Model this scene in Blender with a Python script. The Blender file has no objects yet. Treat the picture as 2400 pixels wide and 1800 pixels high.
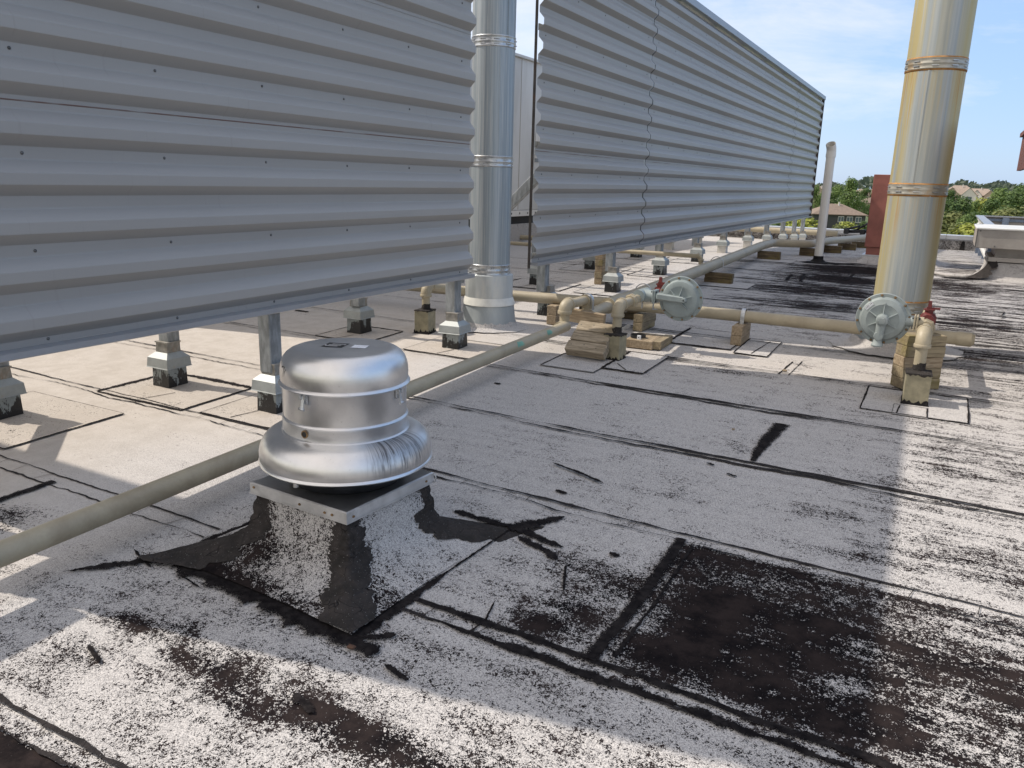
import bpy, bmesh, math, random
import numpy as np
from mathutils import Vector, Matrix
R_ = math.radians
rnd = random.Random(7)
sc = bpy.context.scene
C = sc.collection

# ------------------------------------------------------------------ camera
CAM_F, CAM_H = 1855.0, 1.6
def camera_axes():
    vp, roll = (2235.0, 449.0), 0.0276
    d1 = Vector((vp[0]-1200, vp[1]-900, CAM_F)).normalized()
    d2 = Vector((vp[0]-2200, vp[1]-1000*roll-900, CAM_F))
    up = d1.cross(d2).normalized()
    if up.y > 0: up = -up
    return Matrix((d1.cross(up), d1, up))        # rows: world axes in camera terms (x right, y down, z forward)
CR = camera_axes()
cam = bpy.data.cameras.new('camera'); camo = bpy.data.objects.new('camera', cam); C.objects.link(camo)
cam.sensor_width = 36; cam.lens = 36*CAM_F/2400; cam.clip_start = .05; cam.clip_end = 5000
rt, dn, fw = CR.col[0], CR.col[1], CR.col[2]
camo.matrix_world = Matrix(((rt.x, -dn.x, -fw.x, 0), (rt.y, -dn.y, -fw.y, 0), (rt.z, -dn.z, -fw.z, CAM_H), (0, 0, 0, 1)))
sc.camera = camo
# ------------------------------------------------------------------ light
sun = bpy.data.lights.new('sun', 'SUN'); sun.energy = 3.9; sun.angle = R_(.55); sun.color = (1, .91, .80)
so = bpy.data.objects.new('sun', sun); C.objects.link(so)
SUND = Vector((.884, .155, -1)).normalized()
so.rotation_euler = SUND.to_track_quat('-Z', 'Y').to_euler(); so.location = (-20, -5, 30)
w = bpy.data.worlds.new('World'); sc.world = w; w.use_nodes = True
nt = w.node_tree; nt.nodes.clear()
def N(nt, t, **k):
    n = nt.nodes.new(t)
    for a, b in k.items():
        if a[0] == '_': setattr(n, a[1:], b)
        else: n.inputs[int(a[1:]) if a[1:].isdigit() and a[0] == 'i' else a].default_value = b
    return n
sky = N(nt, 'ShaderNodeTexSky', _sky_type='NISHITA'); sky.sun_disc = False
sky.sun_elevation = math.asin(-SUND.z); sky.sun_rotation = math.atan2(-SUND.x, -SUND.y)
sky.air_density = 1.0; sky.dust_density = .6; sky.ozone_density = 1.2
tc = N(nt, 'ShaderNodeTexCoord')
mp = N(nt, 'ShaderNodeMapping'); mp.inputs['Scale'].default_value = (1, 1, 3.2); mp.inputs['Location'].default_value = (2.3, .7, .35)
cl = N(nt, 'ShaderNodeTexNoise', Scale=3.1, Detail=7.0, Roughness=.62, Distortion=.3)
cr = N(nt, 'ShaderNodeValToRGB'); cr.color_ramp.elements[0].position = .50; cr.color_ramp.elements[1].position = .68
mx = N(nt, 'ShaderNodeMix', _data_type='RGBA'); mx.inputs[7].default_value = (7.8, 7.3, 7.3, 1)
bg = N(nt, 'ShaderNodeBackground', Strength=.135); out = N(nt, 'ShaderNodeOutputWorld')
L = nt.links.new
L(tc.outputs['Generated'], mp.inputs['Vector']); L(mp.outputs[0], cl.inputs['Vector']); L(cl.outputs[0], cr.inputs[0])
mm = N(nt, 'ShaderNodeMath', _operation='MULTIPLY', i1=.38); L(cr.outputs[0], mm.inputs[0])
hz = N(nt, 'ShaderNodeMix', _data_type='RGBA'); hz.inputs[0].default_value = .62; hz.inputs[7].default_value = (5.6, 6.2, 7.2, 1)
dt = N(nt, 'ShaderNodeVectorMath', _operation='DOT_PRODUCT'); dt.inputs[1].default_value = (-.75, -.65, .1); L(tc.outputs['Generated'], dt.inputs[0])
mr = N(nt, 'ShaderNodeMapRange', _interpolation_type='SMOOTHSTEP'); mr.inputs['From Min'].default_value = -.75; mr.inputs['From Max'].default_value = .5; L(dt.outputs['Value'], mr.inputs['Value'])
hm = N(nt, 'ShaderNodeMix', _data_type='RGBA'); hm.inputs[6].default_value = (2.8, 4.4, 7.2, 1); hm.inputs[7].default_value = (10.0, 8.8, 7.4, 1)    # whiter haze on the sun's side
L(mr.outputs[0], hm.inputs[0]); L(hm.outputs[2], hz.inputs[7])
L(sky.outputs[0], hz.inputs[6]); L(mm.outputs[0], mx.inputs[0]); L(hz.outputs[2], mx.inputs[6]); L(mx.outputs[2], bg.inputs[0]); L(bg.outputs[0], out.inputs[0])
sc.view_settings.view_transform = 'Standard'; sc.view_settings.look = 'None'; sc.view_settings.exposure = 0.22; sc.view_settings.gamma = 1
sc.cycles.max_bounces = 7; sc.cycles.transparent_max_bounces = 12

# ------------------------------------------------------------------ where a thing stands (roof slopes up to a ridge, then down)
def gz(x, y):
    if y < 15.2: return .0241*(y-2)
    if y < 18.5: return .318-.012*(y-15.2)
    return .2785-.04*(y-18.5)
def G(px, py, h=0.0):
    d = CR @ Vector((px-1200, py-900, CAM_F)); t = None
    lo, hi = .3, 80.0
    for _ in range(60):
        m = (lo+hi)/2; p = d*(m/d.length)
        if CAM_H+p.z > gz(p.x, p.y)+h: lo = m
        else: hi = m
    p = d*(lo/d.length); return Vector((p.x, p.y, p.z+CAM_H))
def ray_at(px, py, dist):          # point at a horizontal distance
    d = CR @ Vector((px-1200, py-900, CAM_F)); t = dist/math.hypot(d.x, d.y)
    return Vector((d.x*t, d.y*t, d.z*t+CAM_H))

# ------------------------------------------------------------------ mesh helpers
class MB:
    def __init__(s): s.v = []; s.f = []; s.sm = []
    def add(s, vs, fs, smooth=False):
        b = len(s.v); s.v += [tuple(v) for v in vs]
        for f in fs: s.f.append(tuple(i+b for i in f)); s.sm.append(smooth)
        return s
    def box(s, lo, hi, rot=None, bev=0.0, pivot=None):
        x0, y0, z0 = lo; x1, y1, z1 = hi
        if bev > 0:
            bm = bmesh.new(); bmesh.ops.create_cube(bm, size=1)
            for v in bm.verts: v.co = Vector(((x0+x1)/2+v.co.x*(x1-x0), (y0+y1)/2+v.co.y*(y1-y0), (z0+z1)/2+v.co.z*(z1-z0)))
            bmesh.ops.bevel(bm, geom=bm.edges[:], offset=bev, segments=1, affect='EDGES')
            vs = [v.co.copy() for v in bm.verts]; fs = [[v.index for v in f.verts] for f in bm.faces]
            bm.verts.index_update(); fs = [[v.index for v in f.verts] for f in bm.faces]; bm.free()
        else:
            vs = [Vector(p) for p in ((x0,y0,z0),(x1,y0,z0),(x1,y1,z0),(x0,y1,z0),(x0,y0,z1),(x1,y0,z1),(x1,y1,z1),(x0,y1,z1))]
            fs = [(0,3,2,1),(4,5,6,7),(0,1,5,4),(1,2,6,5),(2,3,7,6),(3,0,4,7)]
        if rot is not None:
            pv = Vector(pivot) if pivot else Vector(((x0+x1)/2, (y0+y1)/2, (z0+z1)/2))
            vs = [rot @ (v-pv)+pv for v in vs]
        return s.add(vs, fs)
    def frustum(s, c, h0, h1, z0, z1, caps=True):
        vs = [(c[0]+a*h0, c[1]+b*h0, z0) for a, b in ((-1,-1),(1,-1),(1,1),(-1,1))]+[(c[0]+a*h1, c[1]+b*h1, z1) for a, b in ((-1,-1),(1,-1),(1,1),(-1,1))]
        return s.add(vs, [(0,1,5,4),(1,2,6,5),(2,3,7,6),(3,0,4,7)]+([(0,3,2,1),(4,5,6,7)] if caps else []))
    def tube(s, pts, r, seg=20, caps=True, smooth=True):
        pts = [Vector(p) for p in pts]; n = len(pts); rr = r if isinstance(r, (list, tuple)) else [r]*n
        rings = []; prev = None
        for i in range(n):
            t = (pts[min(i+1, n-1)]-pts[max(i-1, 0)]).normalized()
            if prev is None:
                a = Vector((0,0,1)) if abs(t.z) < .9 else Vector((1,0,0)); u = t.cross(a).normalized()
            else:
                u = (prev-t*prev.dot(t)).normalized()
            prev = u; v = t.cross(u); rings.append([pts[i]+(u*math.cos(k*2*math.pi/seg)+v*math.sin(k*2*math.pi/seg))*rr[i] for k in range(seg)])
        vs = [p for r_ in rings for p in r_]; fs = []
        for i in range(n-1):
            for k in range(seg): fs.append((i*seg+k, i*seg+(k+1)%seg, (i+1)*seg+(k+1)%seg, (i+1)*seg+k))
        s.add(vs, fs, smooth)
        if caps: s.add(rings[0], [tuple(range(seg))[::-1]]); s.add(rings[-1], [tuple(range(seg))])
        return s
    def lathe(s, prof, seg=48, c=(0,0,0), M=None, smooth=True):
        vs = []; fs = []; m = len(prof)
        for k in range(seg):
            a = 2*math.pi*k/seg
            for r, z in prof:
                p = Vector((r*math.cos(a), r*math.sin(a), z))
                if M is not None: p = M @ p
                vs.append(p+Vector(c))
        for k in range(seg):
            for i in range(m-1): fs.append((k*m+i, ((k+1)%seg)*m+i, ((k+1)%seg)*m+i+1, k*m+i+1))
        return s.add(vs, fs, smooth)
    def build(s, name, mat, parent=None, sharp=35, raw=False):
        me = bpy.data.meshes.new(name); me.from_pydata(s.v, [], s.f)
        me.polygons.foreach_set('use_smooth', s.sm); me.materials.append(mat); me.update()
        if any(s.sm) and not raw:
            bm = bmesh.new(); bm.from_mesh(me); bmesh.ops.remove_doubles(bm, verts=bm.verts, dist=1e-5)
            bmesh.ops.recalc_face_normals(bm, faces=bm.faces)
            for e in bm.edges:
                if len(e.link_faces) == 2 and e.calc_face_angle(0) > R_(sharp): e.smooth = False
            bm.to_mesh(me); bm.free()
        o = bpy.data.objects.new(name, me); C.objects.link(o)
        if parent: o.parent = parent
        return o
def tag(o, label=None, cat=None, group=None, kind=None):
    for k, v in (('label', label), ('category', cat), ('group', group), ('kind', kind)):
        if v: o[k] = v
    return o
def thing(name, label, cat, loc=(0,0,0), rz=0, group=None):
    o = bpy.data.objects.new(name, None); o.empty_display_size = .1; C.objects.link(o); o.location = loc; o.rotation_euler = (0, 0, rz)
    return tag(o, label, cat, group)
def kids(o): return [c for c in bpy.data.objects if c.parent == o]
def dup(root, loc, rz=None, label=None, group=None):
    def cp(o, par):
        c = o.copy(); C.objects.link(c)
        if par: c.parent = par
        for ch in kids(o): cp(ch, c)
        return c
    src_kids = None
    r = cp(root, None); r.location = loc
    if rz is not None: r.rotation_euler = (0, 0, rz)
    if label: r['label'] = label
    if group: r['group'] = group
    return r

# ------------------------------------------------------------------ materials
def new_mat(name):
    m = bpy.data.materials.new(name); m.use_nodes = True; n = m.node_tree; b = n.nodes['Principled BSDF']
    return m, n, b
def math_(n, op, a, b=None, clamp=False):
    k = n.nodes.new('ShaderNodeMath'); k.operation = op; k.use_clamp = clamp
    for i, x in enumerate((a, b)):
        if x is None: continue
        if isinstance(x, (int, float)): k.inputs[i].default_value = x
        else: n.links.new(x, k.inputs[i])
    return k.outputs[0]
def noise(n, vec, scale, detail=3.0, rough=.55, stretch=None, dist=0.0):
    if stretch:
        m = n.nodes.new('ShaderNodeMapping'); m.inputs['Scale'].default_value = stretch; n.links.new(vec, m.inputs['Vector']); vec = m.outputs[0]
    k = n.nodes.new('ShaderNodeTexNoise'); k.inputs['Scale'].default_value = scale; k.inputs['Detail'].default_value = detail
    k.inputs['Roughness'].default_value = rough; k.inputs['Distortion'].default_value = dist; n.links.new(vec, k.inputs['Vector'])
    return k.outputs[0]
def ramp(n, fac, a, b):
    m = n.nodes.new('ShaderNodeMapRange'); m.interpolation_type = 'SMOOTHSTEP'
    m.inputs['From Min'].default_value = a; m.inputs['From Max'].default_value = b; n.links.new(fac, m.inputs['Value']); return m.outputs[0]
def mixc(n, fac, a, b):
    m = n.nodes.new('ShaderNodeMix'); m.data_type = 'RGBA'
    if isinstance(fac, (int, float)): m.inputs[0].default_value = fac
    else: n.links.new(fac, m.inputs[0])
    for i, x in ((6, a), (7, b)):
        if isinstance(x, tuple): m.inputs[i].default_value = (*x[:3], 1)
        else: n.links.new(x, m.inputs[i])
    return m.outputs[2]
def bump(n, h, strength=.3, dist=.01):
    b = n.nodes.new('ShaderNodeBump'); b.inputs['Strength'].default_value = strength; b.inputs['Distance'].default_value = dist
    n.links.new(h, b.inputs['Height']); return b.outputs[0]
def objco(n, world=False):
    if world: return n.nodes.new('ShaderNodeNewGeometry').outputs['Position']
    return n.nodes.new('ShaderNodeTexCoord').outputs['Object']
def sep(n, v):
    s = n.nodes.new('ShaderNodeSeparateXYZ'); n.links.new(v, s.inputs[0]); return s.outputs
def simple(name, col, rough=.5, metal=0.0, var=.12, scale=8, stain=None, stain_amt=.3, stretch=None, bmp=0.0, world=False, spec=None, fine=0.0):
    m, n, b = new_mat(name); co = objco(n, world)
    nz = noise(n, co, scale, 5, .6, stretch)
    dark = tuple(c*(1-var*1.6) for c in col); lite = tuple(min(1, c*(1+var)) for c in col)
    c = mixc(n, ramp(n, nz, .3, .7), dark, lite)
    if fine:
        f = noise(n, co, scale*14, 2, .6); c = mixc(n, math_(n, 'MULTIPLY', ramp(n, f, .4, .75), fine), c, tuple(x*.45 for x in col))
    if stain:
        s = noise(n, co, scale*.6, 6, .65, stretch, .4)
        c = mixc(n, math_(n, 'MULTIPLY', ramp(n, s, .52, .7), stain_amt), c, stain)
    n.links.new(c, b.inputs['Base Color']); b.inputs['Metallic'].default_value = metal
    r = math_(n, 'ADD', math_(n, 'MULTIPLY', nz, .25), rough-.12); n.links.new(r, b.inputs['Roughness'])
    if spec is not None: b.inputs['Specular IOR Level'].default_value = spec
    if bmp: n.links.new(bump(n, nz, bmp, .01), b.inputs['Normal'])
    return m

def membrane(name, use_attr=True, base_wear=.2, far=False, world=True, tint=0.0):
    """granule-faced bitumen sheet: pale grit worn off in places down to the black"""
    m, n, b = new_mat(name); co = objco(n, world)
    if use_attr:
        at = n.nodes.new('ShaderNodeAttribute'); at.attribute_name = 'wear'; wear = at.outputs['Fac']
        a2 = n.nodes.new('ShaderNodeAttribute'); a2.attribute_name = 'beige'; beige = a2.outputs['Fac']
        a3 = n.nodes.new('ShaderNodeAttribute'); a3.attribute_name = 'streak'; stk = a3.outputs['Fac']
    else:
        wv = n.nodes.new('ShaderNodeValue'); wv.outputs[0].default_value = base_wear; wear = wv.outputs[0]; beige = None; stk = None
    vo = n.nodes.new('ShaderNodeTexVoronoi'); vo.inputs['Scale'].default_value = 330; n.links.new(co, vo.inputs['Vector'])
    v2 = n.nodes.new('ShaderNodeTexVoronoi'); v2.inputs['Scale'].default_value = 165; n.links.new(co, v2.inputs['Vector'])
    r1 = sep(n, vo.outputs['Color'])[0]; r2 = sep(n, v2.outputs['Color'])[1]
    fine = noise(n, co, 55, 3, .7); grit = sep(n, vo.outputs['Color'])[2]
    thr = math_(n, 'ADD', math_(n, 'ADD', math_(n, 'MULTIPLY', r1, .42), math_(n, 'MULTIPLY', r2, .30)), math_(n, 'MULTIPLY', ramp(n, fine, .30, .70), .34))   # every cluster of grit lets go at its own wear
    med = noise(n, co, 7, 6, .72); big = noise(n, co, 1.7, 4, .6)
    streak = noise(n, co, 1.0, 7, .72, (1.6, 12, 1), .3)
    v = math_(n, 'ADD', wear, math_(n, 'MULTIPLY', math_(n, 'SUBTRACT', med, .5), 1.15))
    v = math_(n, 'ADD', v, math_(n, 'MULTIPLY', math_(n, 'SUBTRACT', big, .5), .30))
    sk = math_(n, 'MULTIPLY', math_(n, 'SUBTRACT', streak, .5), 1.7 if use_attr else .3)
    if stk is not None: sk = math_(n, 'MULTIPLY', sk, math_(n, 'ADD', stk, .25))
    v = math_(n, 'ADD', v, sk)
    dark = ramp(n, math_(n, 'SUBTRACT', v, thr), -.03, .03)
    gcol = mixc(n, ramp(n, grit, .10, .80), (.26, .25, .247), (.55, .53, .51))
    gcol = mixc(n, math_(n, 'MULTIPLY', ramp(n, big, .35, .75), .22), gcol, (.40, .385, .37))
    if beige is not None: gcol = mixc(n, math_(n, 'MULTIPLY', beige, .9), gcol, mixc(n, ramp(n, med, .3, .7), (.40, .36, .315), (.49, .45, .405)))
    if tint: gcol = mixc(n, tint, gcol, mixc(n, ramp(n, med, .3, .7), (.38, .335, .285), (.48, .43, .37)))
    bit = mixc(n, ramp(n, med, .35, .7), (.008, .007, .008), (.030, .023, .022))
    c = mixc(n, dark, gcol, bit)
    n.links.new(c, b.inputs['Base Color'])
    n.links.new(math_(n, 'ADD', .90, math_(n, 'MULTIPLY', dark, .10)), b.inputs['Roughness'])
    n.links.new(math_(n, 'SUBTRACT', .22, math_(n, 'MULTIPLY', dark, .18)), b.inputs['Specular IOR Level'])
    h = math_(n, 'SUBTRACT', math_(n, 'MULTIPLY', fine, .6), math_(n, 'MULTIPLY', dark, .5))
    n.links.new(bump(n, h, .55, .006), b.inputs['Normal'])
    return m
M = {}
M['roof'] = membrane('worn_granule_membrane'); M['flash'] = membrane('granule_flashing', False, .30)
M['patch'] = membrane('fresh_granule_patch', False, .16); M['patchbeige'] = membrane('aged_beige_patch', False, .16, tint=.75)
M['wall'] = membrane('dark_granule_wall', False, .55)
def tar_mat(name, a, b_, speck=.5, rough=.8):
    m, n, b = new_mat(name); co = objco(n, True)
    n1 = noise(n, co, 14, 5, .65); f = noise(n, co, 150, 2, .7)
    vo = n.nodes.new('ShaderNodeTexVoronoi'); vo.feature = 'DISTANCE_TO_EDGE'; vo.inputs['Scale'].default_value = 11
    mp_ = n.nodes.new('ShaderNodeMapping'); n.links.new(co, mp_.inputs[0])
    off = n.nodes.new('ShaderNodeVectorMath'); off.operation = 'ADD'
    nn = n.nodes.new('ShaderNodeTexNoise'); nn.inputs['Scale'].default_value = 9; n.links.new(co, nn.inputs[0])
    sc_ = n.nodes.new('ShaderNodeVectorMath'); sc_.operation = 'SCALE'; sc_.inputs['Scale'].default_value = .12
    n.links.new(nn.outputs['Color'], sc_.inputs[0]); n.links.new(mp_.outputs[0], off.inputs[0]); n.links.new(sc_.outputs[0], off.inputs[1]); n.links.new(off.outputs[0], vo.inputs['Vector'])
    crack = math_(n, 'SUBTRACT', 1, ramp(n, vo.outputs['Distance'], .0, .014))
    c = mixc(n, ramp(n, n1, .3, .7), a, b_)
    crack = math_(n, 'MULTIPLY', crack, ramp(n, n1, .42, .58)); c = mixc(n, math_(n, 'MULTIPLY', crack, .8), c, (.006, .006, .006))
    c = mixc(n, math_(n, 'MULTIPLY', ramp(n, f, .68, .72), speck), c, (.42, .42, .42))
    n.links.new(c, b.inputs['Base Color']); b.inputs['Roughness'].default_value = rough+.1; b.inputs['Specular IOR Level'].default_value = .15
    h = math_(n, 'SUBTRACT', n1, math_(n, 'MULTIPLY', crack, .35)); n.links.new(bump(n, h, .8, .02), b.inputs['Normal'])
    return m
M['tar'] = tar_mat('old_grey_mastic', (.026, .024, .023), (.048, .042, .040), .6); M['tarblack'] = tar_mat('black_bitumen', (.008, .008, .009), (.022, .02, .02), .25, .6)
M['tarseam'] = tar_mat('seam_bitumen', (.014, .013, .014), (.035, .030, .030), .7, .8)

def rib_mat():
    m, n, b = new_mat('bitumen_bleeding_into_grit'); co = objco(n, True)
    at = n.nodes.new('ShaderNodeAttribute'); at.attribute_name = 'core'
    vo = n.nodes.new('ShaderNodeTexVoronoi'); vo.inputs['Scale'].default_value = 330; n.links.new(co, vo.inputs['Vector'])
    v2 = n.nodes.new('ShaderNodeTexVoronoi'); v2.inputs['Scale'].default_value = 165; n.links.new(co, v2.inputs['Vector'])
    thr = math_(n, 'ADD', math_(n, 'MULTIPLY', sep(n, vo.outputs['Color'])[0], .55), math_(n, 'MULTIPLY', sep(n, v2.outputs['Color'])[1], .45))
    md = noise(n, co, 22, 5, .7)
    p = math_(n, 'ADD', math_(n, 'MULTIPLY', at.outputs['Fac'], 1.5), math_(n, 'MULTIPLY', math_(n, 'SUBTRACT', md, .5), 1.3))
    dark = ramp(n, math_(n, 'SUBTRACT', p, thr), -.04, .04)
    c = mixc(n, ramp(n, md, .35, .7), (.007, .006, .007), (.024, .021, .021))
    n.links.new(c, b.inputs['Base Color']); b.inputs['Roughness'].default_value = .95; b.inputs['Specular IOR Level'].default_value = .08; n.links.new(bump(n, md, .5, .01), b.inputs['Normal'])
    tr = n.nodes.new('ShaderNodeBsdfTransparent'); mx_ = n.nodes.new('ShaderNodeMixShader'); n.links.new(dark, mx_.inputs[0]); n.links.new(tr.outputs[0], mx_.inputs[1]); n.links.new(b.outputs[0], mx_.inputs[2])
    n.links.new(mx_.outputs[0], n.nodes['Material Output'].inputs[0]); return m
M['rib'] = rib_mat()
def panel_mat():
    m, n, b = new_mat('painted_corrugated_steel'); co = objco(n, True)
    big = noise(n, co, .9, 4, .5, (1, .35, 1)); fn = noise(n, co, 6, 4, .6, (1, .12, 3)); sp = noise(n, co, 40, 2, .6)
    c = mixc(n, ramp(n, big, .3, .7), (.31, .298, .285), (.345, .333, .318))
    c = mixc(n, math_(n, 'MULTIPLY', ramp(n, fn, .55, .75), .18), c, (.23, .225, .21))
    c = mixc(n, math_(n, 'MULTIPLY', ramp(n, sp, .72, .78), .10), c, (.25, .24, .23))
    dr = noise(n, co, 5, 4, .65, (1, 7, .35)); c = mixc(n, math_(n, 'MULTIPLY', ramp(n, dr, .60, .78), .22), c, (.20, .185, .165))
    z_ = sep(n, co)[2]; lp = math_(n, 'SUBTRACT', 1, ramp(n, math_(n, 'ABSOLUTE', math_(n, 'SUBTRACT', z_, 1.8868)), .0015, .005))
    c = mixc(n, math_(n, 'MULTIPLY', lp, ramp(n, noise(n, co, 3, 3, .6), .35, .6)), c, (.17, .09, .065))      # rust creeping out of the sheet lap
    n.links.new(c, b.inputs['Base Color']); b.inputs['Metallic'].default_value = .0
    n.links.new(math_(n, 'ADD', math_(n, 'MULTIPLY', fn, .15), .36), b.inputs['Roughness'])
    n.links.new(bump(n, noise(n, co, 1.6, 3, .5, (1, .5, 1)), .25, .03), b.inputs['Normal'])
    return m
M['panel'] = panel_mat()
M['trim'] = simple('coil_coated_trim', (.33, .34, .36), .38, .35, .06, 2)
M['joint'] = simple('dark_joint_backing', (.02, .02, .02), .8)  # black standing in for the shade inside the sheet joints
M['darktrim'] = simple('weathered_dark_edge', (.05, .045, .042), .6, .3, .3, 12, (.12, .05, .02), .5)
M['galv'] = simple('galvanized_post', (.30, .325, .345), .48, .55, .22, 22, (.22, .24, .26), .35, (1, 1, .35), fine=.15)
M['galv2'] = simple('galvanized_strap', (.50, .52, .54), .4, .75, .15, 30)
M['capmetal'] = simple('pale_flashing_cap', (.31, .335, .335), .5, .2, .08, 10, (.30, .22, .13), .25)
M['collar'] = simple('sealant_stained_collar', (.27, .26, .235), .6, .2, .2, 16, (.22, .12, .05), .7)
M['screw'] = simple('screw_head', (.15, .15, .15), .5, .5, .2, 60)
def pedbase_mat(name, clean):
    m, n, b = new_mat(name); co = objco(n); x, y, z = sep(n, co)
    # object info random shifts the smear on every pedestal
    oi = n.nodes.new('ShaderNodeObjectInfo'); ad = n.nodes.new('ShaderNodeVectorMath'); ad.operation = 'ADD'
    cb = n.nodes.new('ShaderNodeCombineXYZ'); n.links.new(math_(n, 'MULTIPLY', oi.outputs['Random'], 40), cb.inputs[0]); n.links.new(co, ad.inputs[0]); n.links.new(cb.outputs[0], ad.inputs[1])
    nz = noise(n, ad.outputs[0], 8, 6, .75, (1, 1, .45), .6); n2 = noise(n, ad.outputs[0], 45, 3, .7)
    edge = math_(n, 'ADD', math_(n, 'MULTIPLY', math_(n, 'SUBTRACT', nz, .5), .75 if not clean else .2), math_(n, 'MULTIPLY', math_(n, 'SUBTRACT', n2, .5), .10))
    edge = math_(n, 'ADD', edge, .10 if not clean else -.02)
    black = ramp(n, math_(n, 'SUBTRACT', edge, z), -.004, .006)
    base = (.25, .28, .28) if not clean else (.62, .60, .55)
    c = mixc(n, ramp(n, n2, .3, .7), tuple(k*.85 for k in base), base); c = mixc(n, black, c, (.010, .010, .011))
    n.links.new(c, b.inputs['Base Color']); n.links.new(math_(n, 'SUBTRACT', .55, math_(n, 'MULTIPLY', black, .12)), b.inputs['Roughness'])
    n.links.new(bump(n, n2, .3, .01), b.inputs['Normal']); return m
M['ped'] = pedbase_mat('tar_smeared_pedestal', False); M['pedclean'] = pedbase_mat('white_coated_pedestal', True)
M['gas'] = simple('beige_gas_pipe_paint', (.36, .315, .225), .5, 0, .07, 5, (.22, .175, .115), .4, fine=.10, world=True)
M['gasbox'] = simple('olive_beige_box_paint', (.27, .245, .165), .6, 0, .15, 14, (.12, .11, .08), .5, fine=.15)
M['teal'] = simple('teal_touch_up_paint', (.16, .36, .28), .6)
M['reg'] = simple('grey_green_enamel', (.25, .295, .30), .42, 0, .07, 9, (.27, .30, .30), .35, fine=.08)
M['regwhite'] = simple('grey_enamel_sunbleached', (.27, .31, .31), .42, 0, .09, 9, (.34, .36, .35), .5)
M['redvalve'] = simple('red_valve_paint', (.24, .05, .04), .6, 0, .25, 30, (.10, .02, .02), .5)
M['maroon'] = simple('maroon_valve_paint', (.13, .022, .022), .6, 0, .25, 30, (.07, .02, .02), .5)
M['brass'] = simple('rusty_bolt', (.24, .15, .07), .6, .3, .25, 50)
M['black'] = simple('black_metal', (.02, .022, .026), .45, .1, .25, 12)
M['pvc'] = simple('white_pvc', (.70, .68, .64), .4, 0, .06, 5, (.45, .42, .36), .3, (1, 1, .2))
M['pvcin'] = simple('pvc_inner', (.55, .54, .52), .6)
M['redbox'] = simple('oxide_red_paint', (.29, .105, .082), .62, 0, .12, 4, (.19, .06, .05), .5)
M['rtu'] = simple('pale_unit_casing', (.60, .60, .58), .55, .05, .05, 2, (.36, .34, .30), .35, (1, 1, .3))
M['hood'] = simple('warm_grey_hood_paint', (.37, .345, .315), .55, .05, .06, 3, (.22, .20, .18), .4)
M['coping'] = simple('metal_coping', (.50, .52, .55), .38, .5, .08, 2)
M['bluesteel'] = simple('blue_grey_rail', (.16, .20, .27), .5, .2, .1, 5)
M['fascia'] = simple('rust_brown_fascia', (.14, .05, .032), .6, 0, .15, 5); M['soffit'] = simple('brown_soffit', (.10, .05, .03), .7)
M['yellow'] = simple('yellow_paint', (.6, .55, .05), .5)
M['label'] = simple('white_sticker', (.75, .77, .80), .5); M['ink'] = simple('black_ink', (.02, .02, .02), .6)
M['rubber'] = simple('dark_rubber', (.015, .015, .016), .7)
def alu():
    m, n, b = new_mat('spun_aluminium'); co = objco(n); x, y, z = sep(n, co)
    nz = noise(n, co, 3.2, 5, .6); ring = noise(n, co, 2.0, 4, .6, (.4, .4, 40)); spk = noise(n, co, 90, 2, .6)
    c = mixc(n, ramp(n, nz, .3, .7), (.60, .605, .615), (.78, .775, .77))
    c = mixc(n, math_(n, 'MULTIPLY', ramp(n, spk, .66, .74), .25), c, (.35, .34, .33))
    # dirty run marks on the camera-right flank of the lower bell
    ang = math_(n, 'ARCTAN2', y, x)
    cb = n.nodes.new('ShaderNodeCombineXYZ'); n.links.new(math_(n, 'MULTIPLY', ang, 3.2), cb.inputs[0]); n.links.new(math_(n, 'MULTIPLY', z, 1.2), cb.inputs[2])
    run = noise(n, cb.outputs[0], 7, 4, .7, None, .25)
    a0 = math_(n, 'SUBTRACT', 1, ramp(n, math_(n, 'ABSOLUTE', math_(n, 'SUBTRACT', ang, -.10)), .25, .62))
    band = math_(n, 'MULTIPLY', a0, math_(n, 'MULTIPLY', ramp(n, z, .02, .06), math_(n, 'SUBTRACT', 1, ramp(n, z, .155, .185))))
    dirt = math_(n, 'MULTIPLY', band, math_(n, 'ADD', math_(n, 'MULTIPLY', ramp(n, run, .40, .72), .75), math_(n, 'MULTIPLY', ramp(n, z, .05, .13), .55)), True)
    c = mixc(n, math_(n, 'MULTIPLY', dirt, .85), c, (.05, .05, .055))
    n.links.new(c, b.inputs['Base Color']); b.inputs['Metallic'].default_value = .95
    rg = math_(n, 'ADD', math_(n, 'ADD', math_(n, 'MULTIPLY', nz, .2), .24), math_(n, 'MULTIPLY', dirt, .3)); n.links.new(rg, b.inputs['Roughness'])
    n.links.new(bump(n, math_(n, 'ADD', math_(n, 'MULTIPLY', ring, .4), nz), .05, .010), b.inputs['Normal']); return m
M['alu'] = alu()
M['alucap'] = simple('aluminium_curb_cap', (.58, .575, .57), .5, .5, .1, 10, (.24, .24, .24), .35)
M['captop'] = simple('dull_dark_aluminium', (.34, .34, .345), .36, .8, .15, 6, (.10, .10, .10), .4)  # curb cap metal darkened for the shade the bell throws on it
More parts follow.
